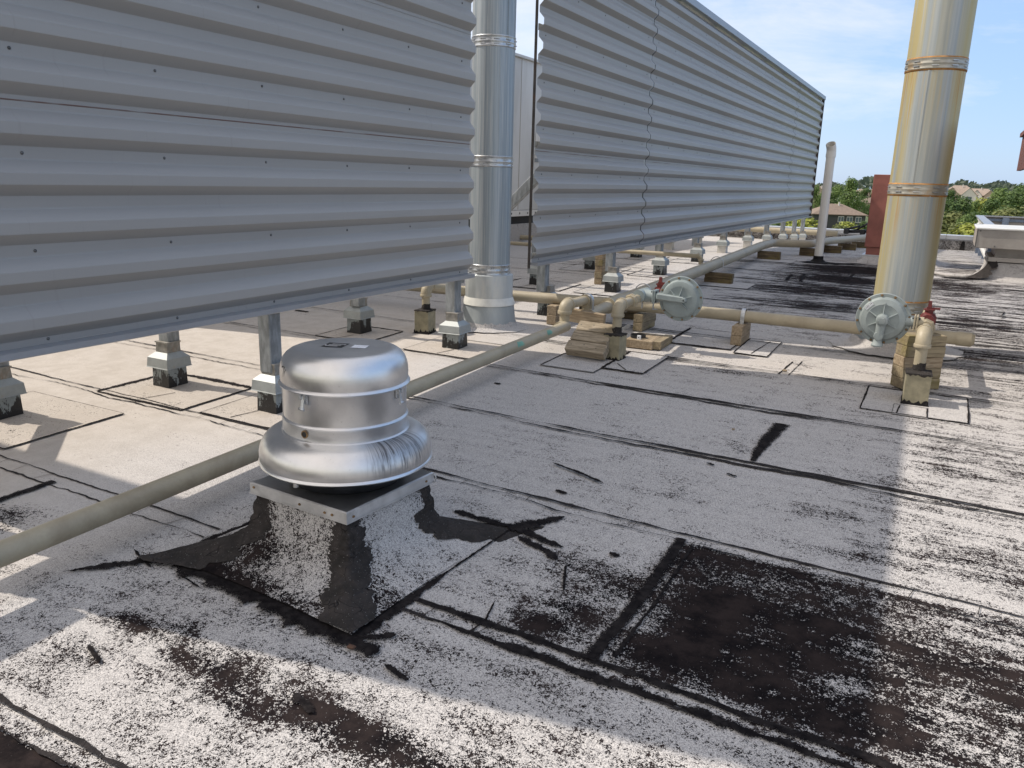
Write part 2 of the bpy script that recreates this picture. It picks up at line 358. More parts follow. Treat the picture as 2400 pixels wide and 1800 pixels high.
def stack_mat(name, rust, lo, hi, streak_col, amt):
    m, n, b = new_mat(name); co = objco(n); x, y, z = sep(n, co); ang = math_(n, 'ARCTAN2', y, x)
    cb = n.nodes.new('ShaderNodeCombineXYZ'); n.links.new(math_(n, 'COSINE', ang), cb.inputs[0]); n.links.new(math_(n, 'SINE', ang), cb.inputs[1]); n.links.new(math_(n, 'MULTIPLY', z, .09), cb.inputs[2])
    s1 = noise(n, cb.outputs[0], 4.5, 6, .65); s2 = noise(n, cb.outputs[0], 14, 4, .6); sp = noise(n, co, 30, 4, .6)
    c = mixc(n, ramp(n, s1, .35, .65), lo, hi)
    c = mixc(n, math_(n, 'MULTIPLY', ramp(n, s2, .5, .68), amt), c, streak_col)
    if rust:
        zz = math_(n, 'FRACT', math_(n, 'DIVIDE', math_(n, 'SUBTRACT', z, .43), 1.05))       # 1 just under a joint band
        side = ramp(n, math_(n, 'ABSOLUTE', math_(n, 'ADD', ang, 1.45)), .35, 1.15)               # weather sides run yellow
        high = ramp(n, z, 1.2, 2.2); s3 = noise(n, cb.outputs[0], 3.4, 5, .7)
        near = math_(n, 'ADD', math_(n, 'ADD', math_(n, 'MULTIPLY', ramp(n, zz, .3, 1.0), .22), math_(n, 'MULTIPLY', side, .95)), math_(n, 'MULTIPLY', high, .26))
        k1 = math_(n, 'MULTIPLY', ramp(n, math_(n, 'ADD', s3, math_(n, 'MULTIPLY', side, .10)), .42, .56), near, True)
        c = mixc(n, k1, c, (.45, .39, .205))
        c = mixc(n, math_(n, 'MULTIPLY', ramp(n, s2, .50, .66), math_(n, 'MULTIPLY', math_(n, 'ADD', side, .25), ramp(n, zz, .3, 1.0))), c, (.43, .24, .07))
    c = mixc(n, math_(n, 'MULTIPLY', ramp(n, sp, .6, .75), .15), c, (.28, .28, .27))
    n.links.new(c, b.inputs['Base Color']); b.inputs['Metallic'].default_value = .3 if rust else .5
    n.links.new(math_(n, 'ADD', math_(n, 'MULTIPLY', s1, .25), .35), b.inputs['Roughness']); n.links.new(bump(n, s1, .06, .03), b.inputs['Normal']); return m
M['stackL'] = stack_mat('galvanized_flue', False, (.24, .285, .32), (.37, .41, .44), (.50, .51, .50), .5)
M['stackR'] = stack_mat('rust_streaked_flue', True, (.30, .345, .37), (.42, .455, .46), (.52, .52, .46), .45)
M['cone'] = simple('painted_flue_cone', (.31, .345, .36), .5, .3, .08, 6, (.50, .52, .50), .4, (1, 1, .2))
M['drum'] = simple('stained_flue_collar', (.42, .45, .46), .45, .35, .14, 7, (.60, .59, .54), .7, (1, 1, .15))
M['storm'] = simple('pale_storm_collar', (.62, .62, .58), .5, .2, .06, 8, (.40, .36, .26), .3)
M['rustring'] = simple('rusty_band', (.44, .43, .38), .4, .5, .15, 9, (.42, .26, .10), .6)
M['rustline'] = simple('orange_rust', (.38, .19, .055), .8, 0, .25, 14, (.20, .09, .03), .5)
M['bandL'] = simple('locking_band', (.48, .50, .52), .3, .8, .12, 25, (.62, .55, .42), .3)
def wood(name, a, b_, dark, green=0.0):
    m, n, b = new_mat(name); co = objco(n)
    g = noise(n, co, 9, 5, .6, (.6, 5, 5), .8); k = noise(n, co, 2.6, 3, .5); f = noise(n, co, 60, 3, .7, (.15, 1, 1))
    c = mixc(n, ramp(n, g, .32, .68), a, b_); c = mixc(n, math_(n, 'MULTIPLY', ramp(n, f, .5, .7), .45), c, tuple(x*.5 for x in a))
    c = mixc(n, math_(n, 'MULTIPLY', ramp(n, k, .52, .72), .75), c, dark)
    if green: c = mixc(n, math_(n, 'MULTIPLY', ramp(n, noise(n, co, 5, 3, .6), .5, .65), green), c, (.20, .17, .03))
    n.links.new(c, b.inputs['Base Color']); b.inputs['Roughness'].default_value = .85; n.links.new(bump(n, g, .35, .01), b.inputs['Normal']); return m
M['wood'] = wood('weathered_timber', (.23, .17, .105), (.36, .29, .20), (.12, .085, .055)); M['wooddark'] = wood('damp_dark_timber', (.075, .055, .03), (.16, .12, .07), (.02, .017, .012), .3)  # wooddark is simply a darker timber tone
M['woodgrey'] = wood('grey_timber', (.19, .155, .105), (.36, .30, .22), (.13, .105, .06)); M['woodgreen'] = wood('treated_timber', (.19, .15, .095), (.31, .255, .165), (.035, .028, .02), .4)
# ================================================================== SETTING
# roof sheet: fine near the camera, with wear painted as the grit's own loss
def axis_vals(segs):
    out_ = []
    for a, b_, st in segs: out_ += list(np.arange(a, b_-1e-6, st))
    out_.append(segs[-1][1]); return np.array(out_)
xs = axis_vals([(-30, -7, 1.0), (-7, -4.6, .1), (-4.6, 1.3, .03), (1.3, 3, .1), (3, 24, 1.5)])
ys = axis_vals([(-12, .4, .8), (.4, 7.4, .03), (7.4, 15.2, .06), (15.2, 18.5, .1), (18.5, 26.8, .3)])
X, Y = np.meshgrid(xs, ys); Z = np.vectorize(gz)(X, Y)
def vnoise(x, y, s, seed=0):
    r = np.random.RandomState(seed).rand(256, 256); u = x*s; v = y*s; i = np.floor(u).astype(int); j = np.floor(v).astype(int); fu = u-i; fv = v-j
    fu = fu*fu*(3-2*fu); fv = fv*fv*(3-2*fv); g = lambda a, b_: r[a % 256, b_ % 256]
    return (g(i, j)*(1-fu)+g(i+1, j)*fu)*(1-fv)+(g(i, j+1)*(1-fu)+g(i+1, j+1)*fu)*fv
Z = Z+(vnoise(X, Y, 1.3, 3)-.5)*.006
wear = np.full(X.shape, .0); beige = np.clip((-3.0-X)/1.2+(vnoise(X, Y, 1.1, 5)-.5)*.8, 0, 1)*np.clip((8-Y)/1.5, 0.15, 1)
warm = np.clip(1-np.abs(Y-6.9)/1.3, 0, 1)*np.clip(1-np.abs(X+1.2)/2.6, 0, 1); beige = np.maximum(beige, warm*.55)
streak = np.full(X.shape, .25)
wear += .10+.12*np.clip((X+3.2)/1.2, 0, 1)
wear += .18*np.clip((3.0-Y)/1.3, 0, 1)*np.clip((X+3.4)/.6, 0, 1)          # salt-and-pepper foreground
wear += .13*np.clip((X+.5)/.6, 0, 1)
streak += .65*np.clip((X+.6)/.8, 0, 1)
streak += .9*np.clip((Y-8)/2, 0, 1)*np.clip((X+7)/1, 0, 1)
wear += .06*np.clip((Y-8)/2, 0, 1)*np.clip((X+3)/.6, 0, 1)
def blob(x, y, rx, ry, a, p=2):
    global wear
    q = np.abs((X-x)/rx)**p+np.abs((Y-y)/ry)**p; wob = .7+.6*vnoise(X, Y, 3.1, 11)
    wear += a*np.exp(-q*wob)
# black, bare sheet right of the fan
for b_ in ((.05, 2.76, .95, .52, .15, 8), (-1.12, 2.60, .22, .26, .08, 4), (-.42, 2.98, .42, .25, .34, 4), (-.60, 2.48, .18, .12, .2), (-.45, 2.62, .34, .18, .35), (-.30, 2.45, .35, .12, .2), (-.1, 3.25, .5, .05, .2), (.22, 2.85, .50, .24, .25), (.05, 2.48, .22, .20, .22), (-.50, 3.22, .35, .05, .3),
           (-.22, 2.32, .32, .055, .38), (-.72, 2.38, .13, .06, .42), (-.62, 2.80, .14, .22, .3),
           (-1.07, 2.52, .12, .16, .45), (-1.13, 2.36, .12, .08, .42), (-1.16, 2.85, .20, .08, .40), (-1.42, 2.68, .10, .10, .3), (-.92, 2.78, .08, .10, .3),
           (-2.10, 1.58, .09, .05, .32), (-1.88, 1.60, .13, .08, .38), (-1.72, 1.52, .14, .05, .35), (-1.54, 1.60, .12, .08, .34), (-1.30, 1.58, .16, .07, .45), (-1.05, 1.56, .2, .06, .35), (-.8, 1.62, .2, .05, .3),
           (-2.40, 1.63, .15, .05, .38), (-2.38, 1.40, .14, .05, .30), (-2.22, 1.72, .1, .04, .3), (-3.7, 1.92, .22, .14, .6), (-3.2, 1.65, .14, .05, .3),
           (-.79, 3.18, .08, .18, .3), (-.10, 3.60, .12, .05, .3), (-.33, 3.95, .20, .04, .25), (-1.2, 3.75, .3, .05, .2), (.3, 3.7, .25, .08, .25), (.1, 4.25, .3, .06, .25), (-.9, 4.62, .12, .12, .2),
           (-1.35, 6.45, .35, .08, .3), (.22, 6.08, .10, .12, .3), (.55, 8.3, .6, .25, .35), (.45, 10.1, .8, .4, .32), (.6, 12.9, .8, .5, .3), (.5, 5.2, .5, .15, .25), (.3, 4.9, .3, .1, .2), (-2.6, 2.75, .25, .15, .2)):
    blob(*b_)
bl = np.clip(((1.11+.03*(X+2))-Y)/.05, 0, 1)*np.clip((-1.55-X)/.2, 0, 1); wear = np.maximum(wear, bl*1.05)   # bare coated lap in the near-left corner
# far streaky wear in the walking strip
for b_ in ((-1.5, 9.3, .9, .30, .28), (-1.3, 10.3, 1.0, .35, .55), (-1.5, 11.6, 1.1, .5, .7), (-1.2, 12.9, 1.0, .6, .8), (-1.6, 14.2, .8, .6, .8), (-1.15, 14.5, .5, .6, .75), (-.95, 8.5, .5, .25, .15),
           (.5, 9.2, .5, .3, .18), (.7, 11, .6, .4, .12), (.5, 7.4, .4, .15, .2), (.0, 13.6, .5, .3, .3), (-5.2, 8.6, 1.0, .3, .20), (-5, 10.2, .9, .3, .18), (-5.4, 12.6, 1.2, .5, .2), (-5.0, 7.3, .4, .2, .15)):
    blob(*b_)
# clean, pale zones
clean = np.clip((-2.9-X)/.6, 0, 1)*np.clip((7-Y)/1, 0, 1); wear -= .05*clean
wear -= .05*np.clip(1-np.abs(Y-5.0)/1.0, 0, 1)*np.clip((-.3-X)/.5, 0, 1)
beige = np.maximum(beige, np.clip((Y-12.5)/2, 0, 1)*np.clip((-3-X)/.7, 0, 1)*.2)
wear -= .15*np.clip((Y-12.5)/2, 0, 1)*np.clip((-3.0-X)/.7, 0, 1)
me = bpy.data.meshes.new('roof_surface'); nx, ny = len(xs), len(ys)
vco = np.stack([X.ravel(), Y.ravel(), Z.ravel()], 1)
idx = np.arange(nx*ny).reshape(ny, nx); q = np.stack([idx[:-1, :-1], idx[:-1, 1:], idx[1:, 1:], idx[1:, :-1]], -1).reshape(-1, 4)
me.from_pydata(vco.tolist(), [], q.tolist()); me.materials.append(M['roof'])
for nm, arr in (('wear', wear), ('beige', beige), ('streak', streak)):
    a = me.attributes.new(nm, 'FLOAT', 'POINT'); a.data.foreach_set('value', arr.ravel().astype(np.float32))
me.polygons.foreach_set('use_smooth', [True]*len(me.polygons))
roof = bpy.data.objects.new('roof_surface', me); C.objects.link(roof); tag(roof, kind='structure', label='flat roof of pale granule sheets worn to black bitumen')
ZO = [0]
def lay():                       # every flat lay-up gets its own height so none share a plane
    ZO[0] = (ZO[0]+1) % 9; return .0045+ZO[0]*.0006
def ribbon(name, pts, width, mat, rag=.35, kind='structure', label=None, cat=None, step=.02, z=None, taper=(1, 1), seed=None, group=None, parent=None):
    """a thin ragged strip lying on the roof"""
    r = random.Random(seed if seed is not None else len(C.objects)); pts = [Vector((p[0], p[1], 0)) for p in pts]
    segs = []; tot = 0
    for a, b_ in zip(pts, pts[1:]): segs.append((tot, a, b_)); tot += (b_-a).length
    n = max(3, int(tot/step)); mb = MB(); vs = []; zz = z if z is not None else lay(); jl = jr = 0
    ww = width if callable(width) else (lambda t: width)
    for i in range(n+1):
        s = tot*i/n
        for st, a, b_ in segs:
            if s <= st+(b_-a).length+1e-6: break
        d = (b_-a).normalized(); p = a+d*min(s-st, (b_-a).length); t = i/n
        nrm = Vector((-d.y, d.x, 0)); jl = .8*jl+.55*r.uniform(-1, 1)*rag; jr = .8*jr+.55*r.uniform(-1, 1)*rag; fj = .18*rag*r.uniform(-1, 1)
        tp = min(1, (t/.12)*(1-taper[0])+taper[0])*min(1, ((1-t)/.12)*(1-taper[1])+taper[1])
        hw = ww(t)/2*tp*1.45; L1 = p+nrm*hw*max(.15, 1+jl+fj); R1 = p-nrm*hw*max(.15, 1+jr-fj)
        for v_ in (L1, L1.lerp(p, .45), p, R1.lerp(p, .45), R1): vs.append((v_.x, v_.y, gz(v_.x, v_.y)+zz+(.0015 if v_ is p else 0)))
    fs = []
    for i in range(n):
        for k in range(4): a = i*5+k; fs.append((a, a+1, a+6, a+5))
    mb.add(vs, fs, True); o = mb.build(name, M['rib'] if mat in (M['tarseam'], M['tarblack']) else mat, parent, raw=True)
    at = o.data.attributes.new('core', 'FLOAT', 'POINT'); at.data.foreach_set('value', [x for _ in range(len(o.data.vertices)//5+1) for x in (0.0, .5, .95, .5, 0.0)][:len(o.data.vertices)])
    tag(o, label, cat, group, kind); return o
# laps between the sheets: two wavering dark lines with cross cracks
def seam(pts, gap=.075, w=.012, extra=0, seed=0):
    r = random.Random(seed); pts = [Vector((p[0], p[1])) for p in pts]; mb = MB(); zz = lay()
    tot = sum((b_-a).length for a, b_ in zip(pts, pts[1:])); st = .03
    def at(s):
        for a, b_ in zip(pts, pts[1:]):
            l = (b_-a).length
            if s <= l: d = (b_-a)/l; return a+d*s, Vector((-d.y, d.x))
            s -= l
        d = (pts[-1]-pts[-2]).normalized(); return pts[-1], Vector((-d.y, d.x))
    for side in (-1, 1):
        vs = []; fs = []; off = 0; wv = 0; n = int(tot/st)
        for i in range(n+1):
            p, nr = at(i*st); off = .93*off+r.uniform(-1, 1)*(.0035 if side > 0 else .007); wv = .8*wv+r.uniform(-1, 1)*.35
            c = p+nr*(side*gap/2+off); hw = w/2*max(.2, (.95 if side > 0 else .4)+wv+extra*max(0, math.sin(i*.031+seed)))
            for k in (-1, 1): q_ = c+nr*k*hw; vs.append((q_.x, q_.y, gz(q_.x, q_.y)+zz+side*.0003))
        for i in range(n): fs.append((2*i, 2*i+1, 2*i+3, 2*i+2))
        mb.add(vs, fs)
    s = .1
    while s < tot-.1:                                   # cross cracks
        p, nr = at(s); tx = Vector((nr.y, -nr.x)); a = p-nr*gap*.5; b_ = p+nr*gap*.5+tx*r.uniform(-.03, .03); h = .0016*r.uniform(.5, 1.3)
        vs = []
        for q_ in (a-tx*h, a+tx*h, b_+tx*h, b_-tx*h): vs.append((q_.x, q_.y, gz(q_.x, q_.y)+zz+.0009))
        mb.add(vs, [(0, 1, 2, 3)]); s += r.uniform(.05, .25)*(1 if r.random() < .6 else 4)
    o = mb.build('roof_seam', M['tarseam']); tag(o, kind='structure')
for k in range(18):
    yy = 2.22+1.105*k
    if k == 0:
        seam([(-1.62, yy+.02), (-.5, yy-.02), (1.3, yy-.1)], .085, .013, 1.0, 1)
        ribbon('roof_seam', [(-1.60, yy+.055), (-.9, yy+.04), (-.3, yy+.01), (1.3, yy-.06)], .028, M['tarseam'], .7, seed=801, taper=(1, 1)); ribbon('roof_seam', [(-1.45, yy-.03), (-.85, yy-.045), (-.2, yy-.06), (1.3, yy-.15)], .036, M['tarseam'], 1.0, seed=802, taper=(.1, 1))
    elif k == 1: seam([(-3.1, yy+.075), (-1.6, yy+.02), (.0, yy-.03), (3, yy-.12)], .075, .016, .8, 2)
    elif k < 8: seam([(-3.3, yy+.06), (-1.8, yy), (0, yy-.04), (4, yy-.12)], .055, .018, .9, k+3)
    else: seam([(-3.3, yy+.06), (0, yy-.02), (6, yy-.12)], .03, .02, .6, k+3)
for k, (yy, g) in enumerate(((2.30, .09), (3.42, .09), (4.53, .09), (5.65, .06), (6.75, .06), (7.9, .05), (9.0, .05), (10.1, .05), (11.2, .05), (12.4, .05))):
    seam([(-9, yy+.1), (-5, yy+.02), (-3.3 if k else -2.72, yy-.02)], g, .009, .5, 40+k)
seam([(-2.9, 1.12), (-1.7, 1.11), (-.9, 1.08), (1, 1.0)], .07, .02, .6, 60)
# end laps running along the roof
ribbon('roof_seam', [(-.775, 5.26), (-.80, 4.88), (-.80, 4.47)], lambda t: .085-.045*t, M['tarseam'], .25, seed=2)
ribbon('roof_seam', [(-.862, 3.30), (-.85, 2.8), (-.87, 2.25)], lambda t: .05, M['tarseam'], .2, seed=4)
ribbon('roof_seam', [(-.80, 3.25), (-.79, 2.8), (-.80, 2.30)], .012, M['tarseam'], .5, seed=5)
ribbon('roof_seam', [(-3.905, 2.28), (-3.91, 1.9)], .05, M['tarseam'], .3, seed=6)
ribbon('roof_seam', [(-6.56, 5.6), (-6.55, 4.65)], .03, M['tarseam'], .4, seed=7)
ribbon('roof_seam', [(-1.05, 6.6), (-1.02, 7.1)], .014, M['tarseam'], .5, seed=8)
ribbon('roof_seam', [(-.97, 6.6), (-.95, 7.15)], .008, M['tarseam'], .5, seed=9)
for (a, b_) in (((-2.05, 13.1), (-2.0, 12.3)), ((-1.9, 13.3), (-1.8, 12.3)), ((-1.2, 13.7), (-1.25, 12.9))): ribbon('roof_seam', [a, b_], .05, M['tarseam'], .5)
ribbon('painted_mark', [(.66, 10.95), (.74, 11.02), (.70, 10.80), (.66, 10.78), (.74, 10.70), (.68, 10.52)], .014, M['tarseam'], .2, seed=77, step=.01)
# square patches round the penetrations
def patch(x0, y0, x1, y1, seed=0, cuts=(), mat='patch', tape=.02):
    r = random.Random(seed); mb = MB(); zz = lay()
    n = 14; vs = []; fs = []
    for j in range(n+1):
        for i in range(n+1):
            x = x0+(x1-x0)*i/n; y = y0+(y1-y0)*j/n
            if i in (0, n): x += r.uniform(-.004, .004)
            if j in (0, n): y += r.uniform(-.004, .004)
            vs.append((x, y, gz(x, y)+zz))
    for j in range(n):
        for i in range(n): a = j*(n+1)+i; fs.append((a, a+1, a+n+2, a+n+1))
    mb.add(vs, fs, True); o = mb.build('roof_patch', M[mat]); tag(o, kind='structure')
    for k, (a, b_) in enumerate((((x0, y0), (x1, y0)), ((x1, y0), (x1, y1)), ((x1, y1), (x0, y1)), ((x0, y1), (x0, y0)))):
        ribbon('roof_seam', [a, b_], tape*r.choice((.3, .5, 1.1)), M['tarseam'], .6, seed=seed*7+k, z=zz+.003)
    for a, b_ in cuts: ribbon('roof_seam', [a, b_], .009, M['tarseam'], .5, seed=seed+3, z=zz+.0035)
patch(-2.84, 5.82, -2.36, 6.30, 1, (), tape=.014); patch(-2.36, 6.0, -2.0, 6.68, 2, (((-2.3, 6.2), (-2.16, 6.03)),), tape=.02)
patch(-.365, 5.925, .31, 6.6, 3, (((-.13, 5.93), (-.12, 6.14)), ((.06, 5.93), (.055, 6.15))), tape=.009)
patch(-.16, 5.90, .06, 6.16, 31, (), tape=.006)
patch(-5.22, 3.44, -4.35, 4.08, 4, (((-4.8, 3.45), (-4.72, 3.7)),), tape=.04, mat='patchbeige'); patch(-4.2, 3.47, -3.5, 4.1, 5, (((-3.95, 3.5), (-3.9, 3.7)),), tape=.015, mat='patchbeige')
patch(-5.6, 2.42, -4.6, 3.2, 6, (), tape=.012, mat='patchbeige'); patch(-5.2, 5.7, -4.6, 6.3, 7, (((-4.95, 5.7), (-4.9, 5.9)),), tape=.02, mat='patchbeige')
patch(-4.15, 5.68, -3.45, 6.3, 8, (((-3.8, 5.7), (-3.75, 5.9)),), tape=.01, mat='patchbeige')
for k, yy in enumerate((9.87, 11.88, 13.88)):
    patch(-5.35, yy-.38, -4.4, yy+.35, 10+k, (((-5.0, yy-.38), (-4.95, yy-.1)), ((-4.75, yy-.38), (-4.7, yy-.1))), tape=.025)
    patch(-4.2, yy-.38, -3.35, yy+.4, 20+k, (((-3.9, yy-.38), (-3.8, yy-.1)), ((-3.6, yy-.38), (-3.5, yy-.1))), tape=.02)
patch(-2.2, 7.25, -1.6, 8.05, 30, (), tape=.03); patch(-1.55, 7.15, -1.25, 7.85, 33, (((-1.4, 7.2), (-1.35, 7.8)),), tape=.02)
patch(-3.2, 11.1, -2.3, 11.7, 34, (), tape=.02); patch(-3.3, 14.6, -2.3, 15.1, 35, (), tape=.02)
# black scabs and cuts in the sheet
for k, (p, wd) in enumerate(((((-1.78, 3.85), (-1.55, 3.78), (-1.42, 3.72)), .022), (((-1.52, 2.95), (-1.36, 2.90), (-1.27, 2.84)), .045), (((-1.10, 3.02), (-1.05, 3.0)), .03), (((-1.22, 2.82), (-1.14, 2.62)), .012),
                            (((-1.34, 2.42), (-1.30, 2.28), (-1.32, 2.16)), .007), (((-2.42, 1.46), (-2.3, 1.42)), .016), (((-1.62, 1.62), (-1.5, 1.58)), .03), (((-1.46, 1.88), (-1.34, 1.85)), .022),
                            (((-1.02, 4.3), (-.97, 4.28)), .026), (((-.88, 4.2), (-.82, 4.17)), .026), (((-2.9, 5.15), (-2.84, 5.13)), .03), (((-1.60, 3.52), (-1.53, 3.5)), .028), (((-2.9, 2.0), (-2.7, 1.93)), .012), (((-2.55, 1.95), (-2.4, 1.92)), .01),
                            (((-6.3, 6.6), (-6.1, 6.6)), .04), (((-5.6, 6.8), (-5.4, 6.75)), .05))):
    ribbon('bitumen_scab', p, wd, M['tarblack'], .5, kind='structure', taper=(.1, .1), step=.012, seed=70+k)
# ------------------------------------------------------------------ land beyond
def land():
    gx = axis_vals([(-900, -300, 100), (-300, 300, 20), (300, 1200, 100)]); gy = axis_vals([(-400, 0, 80), (0, 800, 20), (800, 3000, 200)])
    A, B = np.meshgrid(gx, gy); d = np.hypot(A, B)
    Z_ = -9.2+7.5*np.clip((d-330)/260, 0, 1)**1.5+(vnoise(A, B, .012, 9)-.5)*1.4*np.clip((d-60)/100, 0, 1)
    m_ = bpy.data.meshes.new('ground'); nx_, ny_ = len(gx), len(gy); id_ = np.arange(nx_*ny_).reshape(ny_, nx_)
    m_.from_pydata(np.stack([A.ravel(), B.ravel(), Z_.ravel()], 1).tolist(), [], np.stack([id_[:-1, :-1], id_[:-1, 1:], id_[1:, 1:], id_[1:, :-1]], -1).reshape(-1, 4).tolist())
    m_.materials.append(simple('grass_land', (.075, .11, .03), .9, 0, .25, .06, (.20, .17, .11), .35, world=True)); m_.polygons.foreach_set('use_smooth', [True]*len(m_.polygons))
    o = bpy.data.objects.new('ground', m_); C.objects.link(o); tag(o, kind='structure')
land()
def land_z(x, y):
    d = math.hypot(x, y); return -9.2+7.5*min(1, max(0, (d-330)/260))**1.5
# building under the roof and its parapet
b = MB(); b.box((-29.5, -11.5, -9.5), (23.5, 26.6, -.7)); bo = b.build('building', M['hood']); tag(bo, 'low building carrying the flat roof', 'building', kind='structure')
pr = thing('parapet', 'low far parapet of dark granule sheet under a pale metal coping', 'parapet', (0, 26.7, 0))
b = MB(); b.box((-29.8, 0, -.9), (23.8, .35, .27)); b.build('wall', M['wall'], pr)
b = MB()
for x in np.arange(-30, 24, 3.0): b.box((x+.004, -.05, .25), (x+2.996, .42, .37), bev=.008)
b.build('coping', M['coping'], pr)
b = MB(); b.box((-29.8, -.03, .22), (23.8, -.002, .245)); b.build('drip_edge', M['trim'], pr)
b = MB(); b.add([(.42, -.02, .2), (.36, -.02, -.15), (.52, -.05, -.16), (.5, -.02, .2)], [(0, 1, 2, 3)]); b.build('tar_smear', M['tarblack'], pr)
# ================================================================== CORRUGATED SCREENS
XF, XB, PITCH = -3.72, -3.772, .2217
def multi(name, pairs, parent):
    vs = []; fs = []; sm = []; mi = []
    for k, (mb, mat) in enumerate(pairs):
        b0 = len(vs); vs += mb.v; fs += [tuple(i+b0 for i in f) for f in mb.f]; sm += mb.sm; mi += [k]*len(mb.f)
    me = bpy.data.meshes.new(name); me.from_pydata(vs, [], fs)
    for _, mat in pairs: me.materials.append(mat)
    me.polygons.foreach_set('use_smooth', sm); me.polygons.foreach_set('material_index', mi); me.update()
    o = bpy.data.objects.new(name, me); C.objects.link(o); o.parent = parent; return o
def profile(ztop):
    p = [(XB, .768)]; k = -3
    while True:
        z0 = 1.412+PITCH*k
        if z0 > ztop: break
        if z0 >= .74:
            p.append((XB, max(z0, .768)))
            if k in (2, 6, 10): p += [(XB, z0+.030), (XB+.004, z0+.031), (XB+.004, z0+.033), (XB, z0+.034)]
        for dz, x in ((.052, XB), (.055, XB+.001), (.104, XF-.001), (.107, XF), (.156, XF), (.160, XF-.001), (.214, XB+.002), (.2217, XB)):
            z = z0+dz
            if .768 < z < ztop: p.append((x, z))
        k += 1
    return p
def sheet(parent, y0, y1, ztop=4.10, screw0=.146, step=.752, name='corrugated_sheet'):
    pf = profile(ztop); mb = MB(); vs = []; fs = []; m = len(pf)
    ns = max(2, int((y1-y0)/1.0)); r = random.Random(int(y0*10))
    for i in range(ns+1):
        y = y0+(y1-y0)*i/ns
        for j, (x, z) in enumerate(pf): vs.append((x+math.sin(i*1.7+j*.13)*.0008, y, z))
    for i in range(ns):
        for j in range(m-1): a = i*m+j; fs.append((a, a+1, a+m+1, a+m))
    mb.add(vs, fs)
    s = MB(); zr = .79
    rows = [.79]+[1.4385+PITCH*k for k in range(-1, 13, 2)]
    for z in rows:
        if z > ztop-.1: continue
        y = y1-screw0
        while y > y0+.05:
            zz = z+r.uniform(-.004, .004); yy = y+r.uniform(-.012, .012)
            Mx = Matrix.Rotation(R_(90), 3, 'Y')
            s.lathe([(0, .005), (.004, .005), (.005, .0025), (.008, .0015), (.008, 0)], 10, (XB+.0005, yy, zz), Mx)
            y -= step
    return multi(name, [(mb, M['panel']), (s, M['screw'])], parent)
def frame(parent, y0, y1, posts, brace_at, top=4.2):
    r = random.Random(int(y0*7))
    b = MB(); b.add([(XB-.004, y0, .768), (XF+.022, y0, .763), (XF+.022, y0, .733), (XF+.012, y0, .728), (XF+.012, y0, .733), (XB-.03, y0, .74), (XB-.03, y0, .765),
                     (XB-.004, y1, .768), (XF+.022, y1, .763), (XF+.022, y1, .733), (XF+.012, y1, .728), (XF+.012, y1, .733), (XB-.03, y1, .74), (XB-.03, y1, .765)],
                    [(0,1,8,7),(1,2,9,8),(2,3,10,9),(3,4,11,10),(4,5,12,11),(5,6,13,12),(6,0,7,13),(0,6,5,4,3,2,1),(7,8,9,10,11,12,13)])
    b.build('sill_trim', M['trim'], parent)
    y = y0
    while y < y1-.01:
        ye = min(y+3.72, y1); b = MB(); b.box((XB-.10, y+.002, 4.10), (XF+.035, ye-.002, top), bev=.004); b.build('top_cap', M['trim'], parent); y = ye
    for z in (.83, 1.95, 3.05, 4.02):
        b = MB(); b.box((XB-.0185, y0+.02, z-.03), (XB-.004, y1-.02, z+.03)); b.build('girt', M['galv'], parent)
    for p in posts:
        b = MB(); b.box((XB-.125, p-.053, gz(-3.8, p)+.27), (XB-.019, p+.053, 4.06), bev=.006); b.build('post', M['galv'], parent)
    for p in brace_at:
        z0 = gz(-4.9, p)+.55; a = Vector((-4.96, p, z0)); c = Vector((XB-.115, p, z0+1.0))
        b = MB(); d = c-a; ln = d.length; ang = math.atan2(d.z, d.x)
        b.box((0, -.04, -.05), (ln, .04, .05), bev=.004)
        b.v = [tuple(Matrix.Rotation(-ang, 3, 'Y') @ Vector(v)+a) for v in b.v]; b.build('brace', M['galv'], parent)
        b = MB(); b.box((-4.992, p-.052, gz(-4.9, p)+.27), (-4.888, p+.052, z0+.06), bev=.005); b.build('brace_post', M['galv'], parent)
LSC = thing('metal_screen', 'large near corrugated grey metal screen filling the upper left, raised on galvanized posts', 'screen')
sheet(LSC, 1.40, 6.16); frame(LSC, 1.40, 6.16, (1.72, 3.78, 6.03), (3.86, 6.03))
b = MB(); b.box((XB-.12, -1.2, 1.20), (XB-.008, 1.38, 1.325), bev=.004); b.build('rail', M['galv'], LSC)
RSC = thing('metal_screen', 'long corrugated grey metal screen receding to the right, sheets split by wavy dark joints', 'screen')
sheet(RSC, 7.425, 10.74); sheet(RSC, 10.745, 21.78, screw0=.15, step=.76); sheet(RSC, 21.79, 25.98, screw0=.1, step=.76)
RSP = (7.86, 9.87, 11.88, 13.88, 15.88, 17.95, 20.05, 22.2, 24.0, 25.5)
frame(RSC, 7.425, 26.0, RSP, RSP[:7])
b = MB(); b.box((XB-.034, 7.405, .70), (XB-.012, 7.424, 4.10)); b.build('end_angle', M['darktrim'], RSC)
for y, hw in ((10.752, .015), (21.785, .012)):
    pf = profile(4.10); b = MB(); r = random.Random(3); vs = []
    for (x, z) in pf: k = r.uniform(.7, 1.2); vs += [(x+.0035, y-hw*k, z), (x+.0035, y+hw*k, z)]
    b.add(vs, [(2*i, 2*i+1, 2*i+3, 2*i+2) for i in range(len(pf)-1)]); b.build('joint_gap', M['joint'], RSC)  # dark strip on the sheet face, painted in for the shaded joint
b = MB(); b.box((XB-.02, 25.985, .70), (XF+.01, 26.02, 4.12)); b.build('end_angle', M['darktrim'], RSC)
